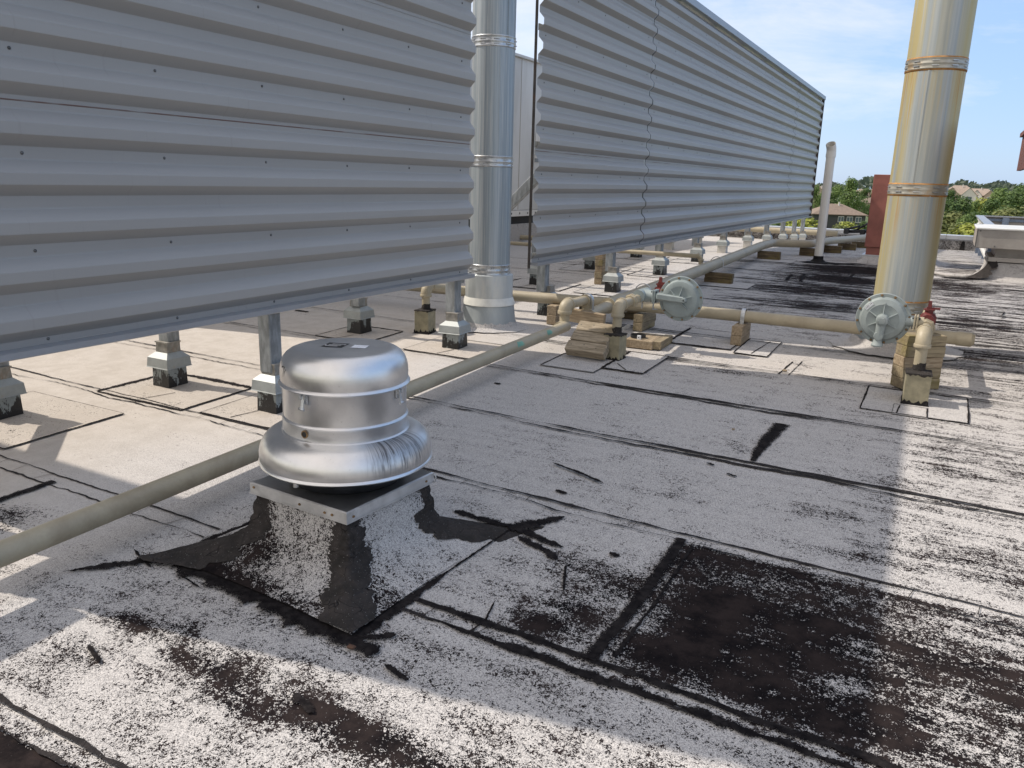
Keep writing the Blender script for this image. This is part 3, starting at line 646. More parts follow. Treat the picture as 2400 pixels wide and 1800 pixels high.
# return screen round the corner at the near left (seen by its shadow)
RTN = thing('metal_screen', 'return screen of corrugated metal running left from the near screen', 'screen')
pf = profile(4.1); mb = MB(); vs = []; m_ = len(pf)
for i, x in enumerate((-9.0, -3.9)):
    for (px_, z) in pf: vs.append((x, 1.74-(px_-XF), z))
mb.add(vs, [(j, j+1, m_+j+1, m_+j) for j in range(m_-1)]); mb.build('corrugated_sheet', M['panel'], RTN)
b = MB(); b.box((-9.0, 1.72, 4.1), (-3.9, 1.83, 4.2), bev=.004); b.build('top_cap', M['trim'], RTN)
a = Vector((-5.25, 2.72, .6)); d = Vector((0, -.86, .95))
b = MB(); dn_ = d.normalized(); up_ = Vector((0, dn_.z, -dn_.y)).normalized(); cs = []
for t in (0, d.length):
    for sx, su in ((-.06, -.05), (.06, -.05), (.06, .05), (-.06, .05)): cs.append(a+dn_*t+Vector((sx, 0, 0))+up_*su)
b.add(cs, [(0,1,2,3),(4,7,6,5),(0,4,5,1),(1,5,6,2),(2,6,7,3),(3,7,4,0)]); b.build('brace', M['galv'], RTN)
b = MB(); b.box((-5.31, 2.72, .3), (-5.19, 2.84, .66)); b.build('brace_post', M['galv'], RTN)

# pedestals
def pedestal(label, clean=False):
    t = thing('post_pedestal', label, 'pedestal', group='flashed pedestals under the screen posts')
    b = MB(); b.frustum((0, 0), .106, .100, -.02, .168); b.build('base', M['pedclean' if clean else 'ped'], t)
    b = MB(); b.frustum((0, 0), .134, .127, .150, .218, caps=False); b.frustum((0, 0), .139, .134, .146, .152, caps=False); b.frustum((0, 0), .127, .076, .218, .256)
    b.add([(-.134, -.134, .151), (.134, -.134, .151), (.134, .134, .151), (-.134, .134, .151)], [(0, 3, 2, 1)]); b.build('cap', M['capmetal'], t)
    b = MB(); b.frustum((0, 0), .075, .070, .250, .325); b.frustum((0, 0), .078, .078, .325, .334); b.build('collar', M['collar'], t)
    return t
p0 = pedestal('flashed pedestal under the near screen, half hidden behind the exhaust fan'); p0.location = (-3.845, 3.81, gz(0, 3.81))
p1 = dup(p0, (-4.955, 3.86, gz(0, 3.86)), None, 'tar-smeared pedestal between the left image edge and the exhaust fan')
p2 = dup(p0, (-5.25, 2.80, gz(0, 2.80)), R_(3), 'pedestal cut by the left edge of the photograph')
p3 = dup(p0, (-3.825, 6.03, gz(0, 6.03)), R_(2), 'black-based pedestal just left of the left flue pipe')
dup(p0, (-4.97, 6.08, gz(0, 6.08)), R_(-2), 'small pedestal behind the fan hood, left of the olive pipe box')
dup(p0, (-3.835, 1.72, gz(0, 1.72)), 0, 'pedestal under the near end of the left screen')
dup(p0, (-3.825, 7.95, gz(0, 7.95)), 0, 'pedestal behind the cross gas pipe at the near end of the long screen')
dup(p0, (-4.93, 9.9, gz(0, 9.9)), 0, 'rear pedestal seen just right of the left flue pipe')
dup(p0, (-3.80, 9.87, gz(0, 9.87)), R_(2), 'pedestal beside the tall square timber stack, tar under its cap')
dup(p0, (-4.97, 11.9, gz(0, 11.9)), 0, 'rear pedestal left of the tall square timber stack')
dup(p0, (-3.815, 11.88, gz(0, 11.88)), R_(-2), 'pedestal in front of the thin branch pipe with a pale tongue of metal')
dup(p0, (-4.93, 13.9, gz(0, 13.9)), 0, 'rear black pedestal under the thin branch pipe')
dup(p0, (-3.80, 13.88, gz(0, 13.88)), 0, 'pedestal beside the downturned end of the thin branch pipe')
pc = pedestal('white-coated pedestal with no post, first beyond the branch pipe', True); pc.location = (-3.86, 15.88, gz(0, 15.88))
dup(pc, (-4.95, 15.9, gz(0, 15.9)), 0, 'rear white-coated pedestal, pale block beyond the branch pipe')
dup(pc, (-3.82, 17.95, gz(0, 17.95)), 0, 'white-coated pedestal second beyond the branch pipe')
dup(pc, (-4.95, 18.0, gz(0, 18)), 0, 'rear white-coated pedestal behind the second clean one')
for y, s in ((20.05, 'third'), (22.2, 'fourth'), (24.0, 'fifth'), (25.5, 'last')):
    dup(pc, (-3.82, y, gz(0, y)), 0, s+' far pedestal of the long screen, seen above the bent gas pipe')

r = random.Random(21)
for o in [o for o in bpy.data.objects if o.name.startswith('post_pedestal')]: o.rotation_euler = (r.uniform(-.012, .012), r.uniform(-.012, .012), o.rotation_euler.z+r.uniform(-.03, .03)); k = r.uniform(.96, 1.05); o.scale = (.81, .81, k); o.location.x += .015; o.location.y -= .02
# ================================================================== LEFT FLUE
def flue(name, label, cx, cy, r, ztop, bands, bm, bandmat, seam_ang, cone, hb):
    g = gz(cx, cy); t = thing(name, label, 'flue pipe', (cx, cy, g))
    zb = cone[-1][1] if cone else 0
    b = MB(); prev = hb
    zs = sorted([x for bd in bands for x in bd])
    prof = [(r, hb)]
    b.lathe([(r, hb), (r, ztop)], 72); pp = b.build('pipe', bm, t)
    for z0, z1 in bands:
        z0 -= g; z1 -= g; m_ = MB(); R0 = r+.004
        m_.lathe([(r, z0), (R0+.002, z0+.004), (R0+.002, z0+.014), (R0, z0+.018), (R0, z0+.040), (R0+.0025, z0+.046), (R0+.0025, z0+.054), (R0, z0+.060), (R0, z1-.014), (R0+.002, z1-.010), (R0+.002, z1-.002), (r, z1)], 72)
        bb = m_.build('joint_band', bandmat, t)
        l = MB()
        for k in range(10):
            a = k*math.pi/5+.3; 
            for dz in (.030, .070):
                l.box((R0-.004, -.028, z0+dz-.004), (R0+.008, .028, z0+dz+.004)); n0 = 8
                Rz = Matrix.Rotation(a+.02*(k % 3), 3, 'Z'); l.v[-8:] = [tuple(Rz @ Vector(v)) for v in l.v[-8:]]
        bm_ = bb.data; nb = MB(); nb.v = [tuple(v.co) for v in bm_.vertices]; nb.f = [tuple(p.vertices) for p in bm_.polygons]; nb.sm = [True]*len(nb.f)
        bpy.data.objects.remove(bb); 
        rl = MB(); rl.lathe([(R0-.004, z0-.010), (R0-.001, z0-.008), (R0+.0032, z0+.004)], 72); rl.lathe([(R0+.0032, z1-.005), (R0-.001, z1+.005), (R0-.004, z1+.007)], 72)
        multi('joint_band', [(nb, bandmat), (l, M['galv2'])]+([(rl, M['rustline'])] if bandmat is M['rustring'] else []), t)
    for k, (a, z0, z1) in enumerate(seam_ang):
        s = MB(); s.box((r-.003, -.006, z0-g), (r+.004, .006, z1-g)); Rz = Matrix.Rotation(R_(a), 3, 'Z'); s.v = [tuple(Rz @ Vector(v)) for v in s.v]; s.build('lock_seam', bm, t)
    return t
g = gz(-4.065, 7.06)
FL = flue('flue_pipe', 'tall galvanized flue pipe on a pale cone between the two corrugated screens', -4.065, 7.06, .207, 7.2,
          [(.655, .765), (1.712, 1.818), (2.80, 2.905), (3.9, 4.0), (5.0, 5.1)], M['stackL'], M['bandL'], [(-42, 1.818, 2.80), (-62, .77, 1.71), (-20, 2.9, 3.9)], None, .45)
b = MB(); b.lathe([(.245, .28), (.245, .50), (.243, .535), (.209, .545)], 72); b.build('drum', M['drum'], FL)
b = MB(); b.lathe([(.247, .31), (.268, .25), (.272, .235), (.268, .232)], 72); b.build('storm_collar', M['storm'], FL)
b = MB(); b.lathe([(.295, -.02), (.285, .01), (.258, .245)], 72); b.build('cone', M['cone'], FL)
b = MB(); rr = random.Random(4); vs = []; n = 60
for k in range(n):
    a = 2*math.pi*k/n; w_ = rr.uniform(0, 1)
    for j, (r0, z0) in enumerate(((.282, .05+.025*w_), (.30, .022), (.33+.02*w_, .012), (.42+.05*rr.random(), .003))): vs.append((r0*math.cos(a), r0*math.sin(a), z0))
b.add(vs, [(k*4+j, ((k+1) % n)*4+j, ((k+1) % n)*4+j+1, k*4+j+1) for k in range(n) for j in range(3)], True); b.build('flashing_skirt', M['patch'], FL)
# ================================================================== RIGHT FLUE
FR = flue('flue_pipe', 'tall leaning-looking flue pipe with yellow rust streaks at right', -.29, 8.27, .241, 6.9,
          [(.50, .61), (1.559, 1.656), (2.608, 2.705), (3.66, 3.76), (4.7, 4.8)], M['stackR'], M['rustring'], [(-62, .61, 1.56), (-100, 1.66, 2.6)], None, .2)
b = MB(); b.lathe([(.40, -.02), (.375, .05), (.285, .30), (.27, .34), (.243, .345)], 72); b.build('cone', M['cone'], FR)
b = MB(); vs = []
for k in range(n):
    a = 2*math.pi*k/n; w_ = rr.uniform(0, 1)
    for j, (r0, z0) in enumerate(((.372, .075+.03*w_), (.41, .035), (.47+.02*w_, .012), (.56+.05*rr.random(), .003))): vs.append((r0*math.cos(a), r0*math.sin(a), z0))
b.add(vs, [(k*4+j, ((k+1) % n)*4+j, ((k+1) % n)*4+j+1, k*4+j+1) for k in range(n) for j in range(3)], True); b.build('flashing_skirt', M['patch'], FR)

# ================================================================== EXHAUST FAN
FC = (-2.148, 2.503); FRZ = R_(-3.6)
FAN = thing('exhaust_fan', 'spun aluminium mushroom exhaust fan on a square curb in the foreground', 'exhaust fan', (FC[0], FC[1], gz(*FC)), FRZ)
def flare(t):              # half side and height of the flashing from top (t=0) to the roof (t=1)
    z = .335*(1-t)+.004*t; q = 1-z/.335
    return .252+.045*t+.225*max(0, (t-.5)/.5)**2.3, z
b = MB(); vs = []; NT, NS = 26, 40
def sq(s, u):              # u 0..4 round the square
    k = int(u) % 4; f = u-int(u); c = [(-s, -s), (s, -s), (s, s), (-s, s)]
    a, d = c[k], c[(k+1) % 4]; return (a[0]+(d[0]-a[0])*f, a[1]+(d[1]-a[1])*f)
for i in range(NT+1):
    s, z = flare(i/NT)
    for j in range(4*NS):
        x, y = sq(s, j/NS); f = (j % NS)/NS; bow = math.sin(f*math.pi)
        k = 1-.035*bow*(i/NT)**2; wz = (vnoise(np.array(x), np.array(y), 6.0, 8)-.5)*.018*(i/NT)*(1-i/NT)*4
        vs.append((x*k, y*k, z+float(wz)*.5))
b.add(vs, [(i*4*NS+j, i*4*NS+(j+1) % (4*NS), (i+1)*4*NS+(j+1) % (4*NS), (i+1)*4*NS+j) for i in range(NT) for j in range(4*NS)], True)
fl = b.build('curb_flashing', M['roof'], FAN, 60)
fm = fl.data; nv = len(fm.vertices); wv = np.zeros(nv); co_ = np.zeros(nv*3); fm.vertices.foreach_get('co', co_); co_ = co_.reshape(-1, 3)
for (x, y, z, r0, a) in ((-.12, -.36, .10, .09, .45), (-.02, -.33, .20, .05, .3), (-.30, -.50, .02, .12, .40), (0, -.5, .01, .11, .45), (.2, -.52, .0, .10, .45), (-.45, -.50, .0, .1, .4), (-.05, -.29, .28, .04, .25), (.44, -.05, .02, .10, .25), (.5, -.3, .0, .12, .35), (.48, .15, .02, .06, .2)):
    wv += a*np.exp(-(((co_[:, 0]-x)**2+(co_[:, 1]-y)**2+((co_[:, 2]-z)*1.3)**2)/r0**2))
wv += .22+.14*(co_[:, 1] < -.2)+.28*np.exp(-((co_[:, 2])/.03)**2)*(co_[:, 1] < -.3)*(co_[:, 0] < -.05)
dd = np.abs(np.abs(co_[:, 0])-np.abs(co_[:, 1])); wv += .34*np.exp(-(dd/.12)**2)*np.clip(1.2-co_[:, 2]*1.5, 0, 1)
for nm, arr in (('wear', wv), ('beige', np.zeros(nv)), ('streak', np.full(nv, .1))):
    a = fm.attributes.new(nm, 'FLOAT', 'POINT'); a.data.foreach_set('value', arr.astype(np.float32))
# mastic down each corner
def corner_tar(ci, w0, w1, ext, seed, t0=.03):
    r = random.Random(seed); sg = [(-1, -1), (1, -1), (1, 1), (-1, 1)][ci]; mb = MB(); vs = []; n = 90; m_ = 12; jl = [0, 0]
    for i in range(n+1):
        q = i/n*(1+ext); t = min(1, q*(1-t0)+t0); s, z = flare(t); over = max(0, q-1)
        s += over*.34; z = z if over == 0 else .006; wd = w0+(w1-w0)*min(1, q)**1.3; wd *= 1 if over == 0 else max(.15, 1-over/ext*.9)
        for k in (0, 1): jl[k] = .93*jl[k]+.13*r.uniform(-1, 1)*(1+2*(r.random() < .06))
        for j in range(m_+1):
            u = (j/m_)*2-1; a = abs(u)*wd*(1+jl[0 if u < 0 else 1]); lift = .007*(1-abs(u)**3)+.0005+(.012*(vnoise(np.array(i*.16), np.array(j*.35+seed), 1.0, 2)-.35)+.006*(vnoise(np.array(i*.5), np.array(j*.9+seed), 1.0, 4)-.5))*(1-abs(u))
            if u < 0: x, y = sg[0]*(s-a), sg[1]*s; nx_, ny_ = 0, sg[1]
            else: x, y = sg[0]*s, sg[1]*(s-a); nx_, ny_ = sg[0], 0
            dn2 = lift*(.8 if t < .85 else .15); vs.append((x+nx_*dn2+sg[0]*dn2*.3, y+ny_*dn2+sg[1]*dn2*.3, z+float(lift)*(.4 if t < .6 else 1)+.002))
    mb.add(vs, [(i*(m_+1)+j, i*(m_+1)+j+1, (i+1)*(m_+1)+j+1, (i+1)*(m_+1)+j) for i in range(n) for j in range(m_)], True)
    return mb.build('mastic_corner', M['tar'], FAN, 80)
corner_tar(1, .058, .128, .0, 3); corner_tar(0, .065, .165, .24, 5); corner_tar(2, .06, .16, .36, 8); corner_tar(3, .06, .12, .1, 12)
b = MB()
b.frustum((0, 0), .276, .276, .335, .392, caps=False); b.frustum((0, 0), .276, .270, .392, .397, caps=False); b.add([(-.274, -.274, .337), (.274, -.274, .337), (.274, .274, .337), (-.274, .274, .337)], [(0, 3, 2, 1)])
b.frustum((0, 0), .279, .279, .333, .340, caps=False); b.build('curb_cap', M['alucap'], FAN)
b = MB(); b.frustum((0, 0), .2701, .2701, .3955, .3968); b.build('cap_top', M['captop'], FAN)  # separate top plate carries the painted shade under the bell
b = MB()
for x, y, nn_ in ((-.25, -.278, 0), (.02, -.278, 0), (.16, -.278, 0), (.20, -.278, 0), (.278, -.24, 1), (.278, .22, 1)):
    b.lathe([(0, .003), (.006, .003), (.007, 0)], 10, (x, y, .362 if x > -.2 else .375), Matrix.Rotation(R_(90), 3, 'X') if nn_ == 0 else Matrix.Rotation(R_(90), 3, 'Y'))
b.build('rivet', M['brass'], FAN)
b = MB(); b.tube([(.272, .262, .385), (.285, .268, .390), (.292, .27, .372), (.290, .27, .345), (.282, .268, .338)], .0035, 8); b.build('wire_clip', M['galv2'], FAN)
HX, HY = .010, .012
b = MB(); b.lathe([(.30, .462), (.350, .446), (.360, .446), (.366, .452), (.364, .459), (.360, .463), (.3625, .480), (.362, .503), (.357, .528), (.347, .553), (.331, .573), (.311, .587), (.290, .594), (.272, .597), (.245, .599), (.20, .60)], 96)
bell = b.build('bell_skirt', M['alu'], FAN, 50); bell.location = (HX, HY, 0)
for v in bell.data.vertices: v.co.z -= .44
bell.location.z = .44
b = MB(); b.lathe([(.260, .588), (.267, .586), (.270, .592), (.267, .598), (.259, .602), (.259, .648), (.261, .652), (.263, .656), (.260, .661), (.2555, .664), (.2555, .795), (.2575, .798)], 96); bd = b.build('motor_drum', M['alu'], FAN, 40); bd.location = (HX, HY, 0)
b = MB(); b.lathe([(.258, .789), (.268, .790), (.272, .796), (.268, .803), (.262, .806), (.2625, .812), (.264, .835), (.263, .858), (.259, .882), (.251, .905), (.239, .922), (.224, .934), (.206, .942), (.190, .9445), (.187, .9443), (.10, .9455), (0, .947)], 96); dm = b.build('dome', M['alu'], FAN, 50); dm.location = (HX, HY, 0)
b = MB(); b.lathe([(.10, .40), (.24, .405), (.26, .42), (.28, .47)], 40); b.build('inlet_throat', M['black'], FAN).location = (HX, HY, 0)  # coloured black so the space under the bell stays dark
for a in (-85, 60, 140):
    b = MB(); p = Vector((.31*math.cos(R_(a)), .30*math.sin(R_(a)), 0)); b.tube([p+Vector((0, 0, .425)), p+Vector((0, 0, .455))], .011, 12); b.build('standoff', M['alucap'], FAN)
# latch on the drum, hole, lugs
def on_drum(mb, a, r=.2485):
    Rz = Matrix.Rotation(R_(a), 3, 'Z'); mb.v = [tuple(Rz @ (Vector(v)+Vector((.007, 0, 0)))+Vector((HX, HY, 0))) for v in mb.v]; return mb
for a in (-84, 8, 150):
    b = MB(); b.box((.2485, -.017, .752), (.256, .017, .789), bev=.002); b.box((.256, -.015, .772), (.266, -.006, .790)); b.box((.256, .006, .772), (.266, .015, .790))
    b.box((.258, -.007, .735), (.264, .007, .785), rot=Matrix.Rotation(R_(-14), 3, 'Y')); b.tube([(.270, -.014, .736), (.270, .012, .734)], .0055, 10); on_drum(b, a).build('latch', M['galv2'], FAN)
b = MB(); b.lathe([(.016, 0), (.016, .004), (.012, .005), (.012, .001)], 20, (.2515, 0, .628), Matrix.Rotation(R_(90), 3, 'Y')); lo_ = on_drum(b, -85).build('grommet', M['brass'], FAN)
b = MB(); b.lathe([(0, .0035), (.012, .0035)], 20, (.2515, 0, .628), Matrix.Rotation(R_(90), 3, 'Y')); on_drum(b, -85).build('hole', M['ink'], FAN)
b = MB(); b.box((.2495, -.0015, .664), (.2515, .0015, .795)); b.box((.252, -.0015, .60), (.2555, .0015, .652)); on_drum(b, -128).build('sheet_seam', M['alucap'], FAN)
b = MB(); zc = .9462
def plate(cx, cy, w_, h_, ang, z=zc, inner=0.0):
    vs = []
    for sx, sy in ((-1, -1), (1, -1), (1, 1), (-1, 1)):
        x, y = sx*w_/2, sy*h_/2; a = R_(ang); px_, py_ = cx+x*math.cos(a)-y*math.sin(a), cy+x*math.sin(a)+y*math.cos(a)
        rr_ = math.hypot(px_, py_); vs.append((px_+HX, py_+HY, .9480-.0012*(rr_/.15)+inner))
    return vs
b = MB(); b.add(plate(.055, .035, .062, .060, 25), [(0, 1, 2, 3)]); b.build('white_sticker', M['label'], FAN)
b = MB(); b.add(plate(-.045, -.005, .092, .085, 20), [(0, 1, 2, 3)]); np_ = b.build('name_plate', M['ink'], FAN)
b = MB()
for cx, cy, w_, h_ in ((-.045, -.03, .055, .010), (-.045, -.008, .055, .010), (-.045, .014, .055, .010), (-.078, -.028, .006, .018), (-.012, .018, .006, .018)): b.add(plate(cx, cy, w_, h_, 20, inner=.0006), [(0, 1, 2, 3)])
b.build('plate_field', M['alucap'], np_)
# two pen strokes and a small scrawl on the dome's left
def dome_r(z): 
    pr_ = [(.262, .858), (.259, .882), (.251, .905), (.239, .922), (.224, .934)]
    for (r0, z0), (r1, z1) in zip(pr_, pr_[1:]):
        if z0 <= z <= z1: return r0+(r1-r0)*(z-z0)/(z1-z0)
    return .2618 if z < .86 else .224
b = MB()
for pts in ([(-112, .884), (-113, .856), (-114.5, .838)], [(-109, .874), (-110.5, .860), (-111.5, .842)], [(-118, .880), (-115.5, .884), (-117, .876)], [(-116, .881), (-114, .882)]):
    P_ = [Vector(((dome_r(z)+.0006)*math.cos(R_(a))+HX, (dome_r(z)+.0006)*math.sin(R_(a))+HY, z)) for a, z in pts]; b.tube(P_, .0016, 6)
b.build('pen_mark', M['ink'], FAN)
# black bitumen along the foot of the curb flashing and its tails
def fanpt(x, y): c, s = math.cos(FRZ), math.sin(FRZ); return (FC[0]+x*c-y*s, FC[1]+x*s+y*c)
e = .525
for k, (pts, wd, rg, tp) in enumerate((
    ([(-e, -e), (-.2, -e+.01), (.2, -e), (e, -e)], lambda t: .075+.035*math.sin(t*3), .55, (1, 1)),
    ([(-e-.02, -e+.0), (-e-.25, -e-.30)], lambda t: .075*(1-t)+.012, .5, (1, .2)),
    ([(e-.03, -e-.01), (e+.14, -e-.02)], .06, .5, (1, .1)),
    ([(e, -e), (e, -.1), (e, .12)], lambda t: .07*(1-t)+.008, .6, (1, .3)),
    ([(e, .1), (e+.005, e)], .012, .6, (1, 1)),
    ([(e, e), (e+.15, e+.26)], lambda t: .075*(1-.5*t), .5, (1, .2)),
    ([(.2, e+.02), (e+.06, e+.02), (e+.30, e-.02)], lambda t: .045, .6, (.3, .2)),
    ([(-e, -e), (-e, -.25), (-e+.02, .05)], .03, .7, (1, .2)),
    ([(e+.02, -e+.02), (e+.12, -e+.10)], .03, .5, (1, .4)))):
    ribbon('bitumen_joint', [fanpt(*p) for p in pts], wd, M['tarblack'], rg, kind='structure', step=.009, taper=tp, seed=100+k)

ZM = ((-1, -1), (0, 0), (.335, .272), (.398, .320), (.44, .408), (.452, .420), (.59, .545), (.797, .756), (.85, .808), (.947, .897), (2, 1.95))
for o in [o for o in bpy.data.objects if o.parent and (o.parent == FAN or o.parent.parent == FAN) and o.type == 'MESH']:
    co_ = np.zeros(len(o.data.vertices)*3); o.data.vertices.foreach_get('co', co_); co_ = co_.reshape(-1, 3)
    co_[:, 2] = np.interp(co_[:, 2]+o.location.z, [p[0] for p in ZM], [p[1] for p in ZM])-np.interp(o.location.z, [p[0] for p in ZM], [p[1] for p in ZM])
    o.data.vertices.foreach_set('co', co_.ravel()); o.location.z = float(np.interp(o.location.z, [p[0] for p in ZM], [p[1] for p in ZM])); o.data.update()
# ================================================================== GAS PIPING
def bend(a, c, b_, r=.07, n=7):      # rounded corner at c
    a, c, b_ = Vector(a), Vector(c), Vector(b_); u = (a-c).normalized(); v = (b_-c).normalized(); ang = u.angle(v); k = r/math.tan(ang/2) if ang < 3.1 else 0
    p0_, p1_ = c+u*k, c+v*k; return [p0_.lerp(c, t).lerp(c.lerp(p1_, t), t) for t in [i/n for i in range(n+1)]]
def rz(x, y, h): return Vector((x, y, gz(x, y)+h))
GP = thing('gas_pipe', 'long beige gas pipe line running past the fan and away under the long screen', 'gas pipe')
AX = -3.0
b = MB(); b.tube([rz(AX+.03, y, .19) for y in (-1.5, 1, 3, 5, 6.60)], .049, 28); b.tube([rz(AX-.002, 6.5, .19), rz(AX-.002, 6.62, .19)], .050, 28); near = b.build('pipe_run', M['gas'], GP)
for yy, l in ((6.16, .10), (5.62, .12)):
    b = MB(); vs = []; r = random.Random(int(yy*100)); n_ = 9
    for i in range(n_+1):
        for j in range(7):
            a = R_(8+j*8+6*math.sin(i*2+yy)+(4 if i % 3 else -4)); f = i/n_; rr_ = .0502
            vs.append((AX+.03+rr_*math.cos(a), yy-l*(f-.5)*(1-.1*abs(j-3)), gz(0, yy)+.19+rr_*math.sin(a)))
    b.add(vs, [(i*7+j, i*7+j+1, (i+1)*7+j+1, (i+1)*7+j) for i in range(n_) for j in range(6)], True); b.build('touch_up_patch', M['teal'], near)
up = rz(AX, 6.62, .19)
el = [up, up+Vector((0, 0, .10))]+bend(up+Vector((0, 0, .1)), up+Vector((0, 0, .19)), up+Vector((.03, .3, .19)), .06)+[up+Vector((.03, .38, .19))]
b = MB(); b.tube(el[:1]+el[1:], .046, 28); b.build('riser', M['gas'], GP)
def fitting(mb, p, d, r, l): p = Vector(p); d = Vector(d).normalized(); mb.tube([p-d*l/2, p-d*(l/2-.004), p+d*(l/2-.004), p+d*l/2], [r*.96, r, r, r*.96], 28); return mb
b = MB(); e1 = bend(up+Vector((0, 0, .09)), up+Vector((0, 0, .19)), up+Vector((.01, .1, .19)), .065); b.tube(e1, .060, 28); fitting(b, e1[0], (0, 0, 1), .066, .035); fitting(b, e1[-1], (0, 1, 0), .066, .03); b.build('elbow', M['gas'], GP)
q0 = up+Vector((.03, .38, .19)); e2 = bend(q0-Vector((0, .1, 0)), q0+Vector((0, .06, 0)), q0+Vector((0, .06, -.12)), .06)
b = MB(); b.tube(e2+[q0+Vector((0, .06, -.15))], .056, 28); b.build('elbow', M['gas'], GP)
EX = -2.94
b = MB(); b.tube([rz(EX+.02, 7.0, .235), rz(EX, 7.7, .235)], .058, 28); b.build('stub_pipe', M['gas'], GP)
b = MB(); b.tube([rz(EX, 7.55, .24), rz(EX, 7.9, .24)], .082, 28); b.tube([rz(EX-.16, 7.66, .24), rz(EX+.16, 7.66, .24)], .068, 28); b.build('tee', M['gas'], GP)
P = [rz(EX, 7.8, .235), rz(EX+.01, 11, .235), rz(EX, 15.0, .235)]+bend(rz(EX, 15.0, .235), rz(EX, 16.1, .235), rz(-2.4, 16.45, .235), .25)+bend(rz(-2.6, 16.3, .235), rz(-2.32, 16.5, .235), rz(-2.2, 17.4, .235), .25)+[rz(-2.15, 18.3, .235), rz(-2.0, 20.5, .25), rz(-1.9, 23, .27), rz(-1.85, 25.5, .3)]
b = MB(); b.tube(P, .076, 28); b.build('pipe_run', M['gas'], GP)
b = MB(); b.tube([rz(-6.5, 7.42, .25), rz(-4.2, 7.50, .25), rz(EX, 7.66, .25), rz(-1.7, 7.69, .25), rz(.28, 7.68, .25)], .057, 28)
b.tube([rz(.20, 7.68, .25), rz(.31, 7.68, .25), rz(.335, 7.68, .25)], [.063, .063, .045], 28); b.build('cross_pipe', M['gas'], GP)
b = MB(); b.tube([Vector((-9, 11.75, .575)), Vector((-4.2, 11.62, .58))]+bend((-4.2, 11.62, .58), (-3.11, 11.6, .585), (-3.11, 11.6, .45), .05)+[Vector((-3.11, 11.6, .47))], .032, 18)
fitting(b, (-3.11, 11.6, .53), (0, 0, 1), .042, .03); fitting(b, (-3.15, 11.6, .585), (1, 0, 0), .042, .03); b.tube([(-3.11, 11.6, .47), (-3.08, 11.6, .455), (-2.98, 11.61, .455)], .036, 18); b.build('branch_pipe', M['gas'], GP)
# riser boxes
def riserbox(label, x, y, hx, hy, hh, rot, extra=None):
    t = thing('riser_box', label, 'pipe box', (x, y, gz(x, y)), R_(rot), 'sheet metal boxes where a gas riser leaves the roof')
    b = MB(); b.box((-hx, -hy, -.02), (hx, hy, hh), bev=.004); b.build('box', M['gasbox'], t)
    r = random.Random(int(abs(x)*100)); b = MB(); vs = []; n = 44
    for k in range(n):
        u = 4*k/n; px_, py_ = sq(1, u); j = r.uniform(0, 1)
        for s_, z_ in ((.2, hh+.008), (.8, hh+.006), (1.0, hh+.003), (1.005, hh-.004-.014*j*j)): vs.append((px_*(hx+.003)*s_, py_*(hy+.003)*s_, z_+(.002*r.random())))
    b.add(vs, [(k*4+j, ((k+1) % n)*4+j, ((k+1) % n)*4+j+1, k*4+j+1) for k in range(n) for j in range(3)], True); b.build('mastic_top', M['tar'], t)
    b = MB(); vs = []
    for k in range(n):
        px_, py_ = sq(1, 4*k/n); j = r.uniform(0, 1)
        for s_, z_ in ((1.03, .012+.035*j*j), (1.06, .004), (1.22, .0)): vs.append((px_*hx*s_, py_*hy*s_, z_))
    b.add(vs, [(k*3+j, ((k+1) % n)*3+j, ((k+1) % n)*3+j+1, k*3+j+1) for k in range(n) for j in range(2)], True); b.build('mastic_foot', M['tarblack'], t)
    return t
RB1 = riserbox('olive riser box between the leaning timber slab and the flat timber block', -2.395, 6.37, .075, .072, .225, -4)
RB2 = riserbox('beige riser box in front of the tall timber stack, right of the photograph', -.035, 6.32, .083, .10, .225, 3)
RB3 = riserbox('olive riser box between the screen posts, left of the left flue pipe', -4.42, 6.42, .075, .085, .225, 8)
for (x, y, lab) in ((-2.395, 6.39, 'beige riser pipe bending back to the middle regulator'), (-.04, 6.36, 'cream riser pipe bending back to the right regulator'), (-4.41, 6.42, 'beige riser pipe rising from the box left of the left flue')):
    z0 = gz(x, y)+.22; zt = {-2.395: .575, -.04: .60, -4.41: .56}[x]
    t = thing('riser_pipe', lab, 'gas pipe', (x, y, 0)); far_ = .62 if x > -3 else 1.05
    b = MB(); b.tube([(0, 0, z0), (0, 0, zt-.09)], .040, 28); b.tube([(0, .05, zt), (0, far_, zt-(0 if x > -3 else .18))], .040, 28); b.build('pipe', M['gas'], t)
    b = MB(); ee = bend((0, 0, zt-.12), (0, 0, zt), (0, .12, zt), .085, 10); b.tube(ee, .052, 28); fitting(b, ee[0], (0, 0, 1), .058, .026); fitting(b, ee[-1], (0, 1, 0), .058, .026); b.build('elbow', M['gas'], t)
    b = MB(); vs = []; r = random.Random(int(z0*1000)); b.tube([(0, 0, z0-.005), (0, 0, z0+.03), (.004, 0, z0+.07)], [.050, .043, .0405], 16, caps=False); b.build('mastic_boot', M['tar'], t)
    if x > -3:
        b = MB(); b.lathe([(.040, -.035), (.060, -.035), (.060, -.008), (.068, -.006), (.068, .012), (.060, .014), (.056, .035), (.040, .036)], 8, (0, .33, zt), Matrix.Rotation(R_(90), 3, 'X'), smooth=False); b.lathe([(.040, -.05), (.052, -.05), (.052, .05), (.040, .05)], 28, (0, .33, zt), Matrix.Rotation(R_(90), 3, 'X')); b.build('union', M['gas'], t)
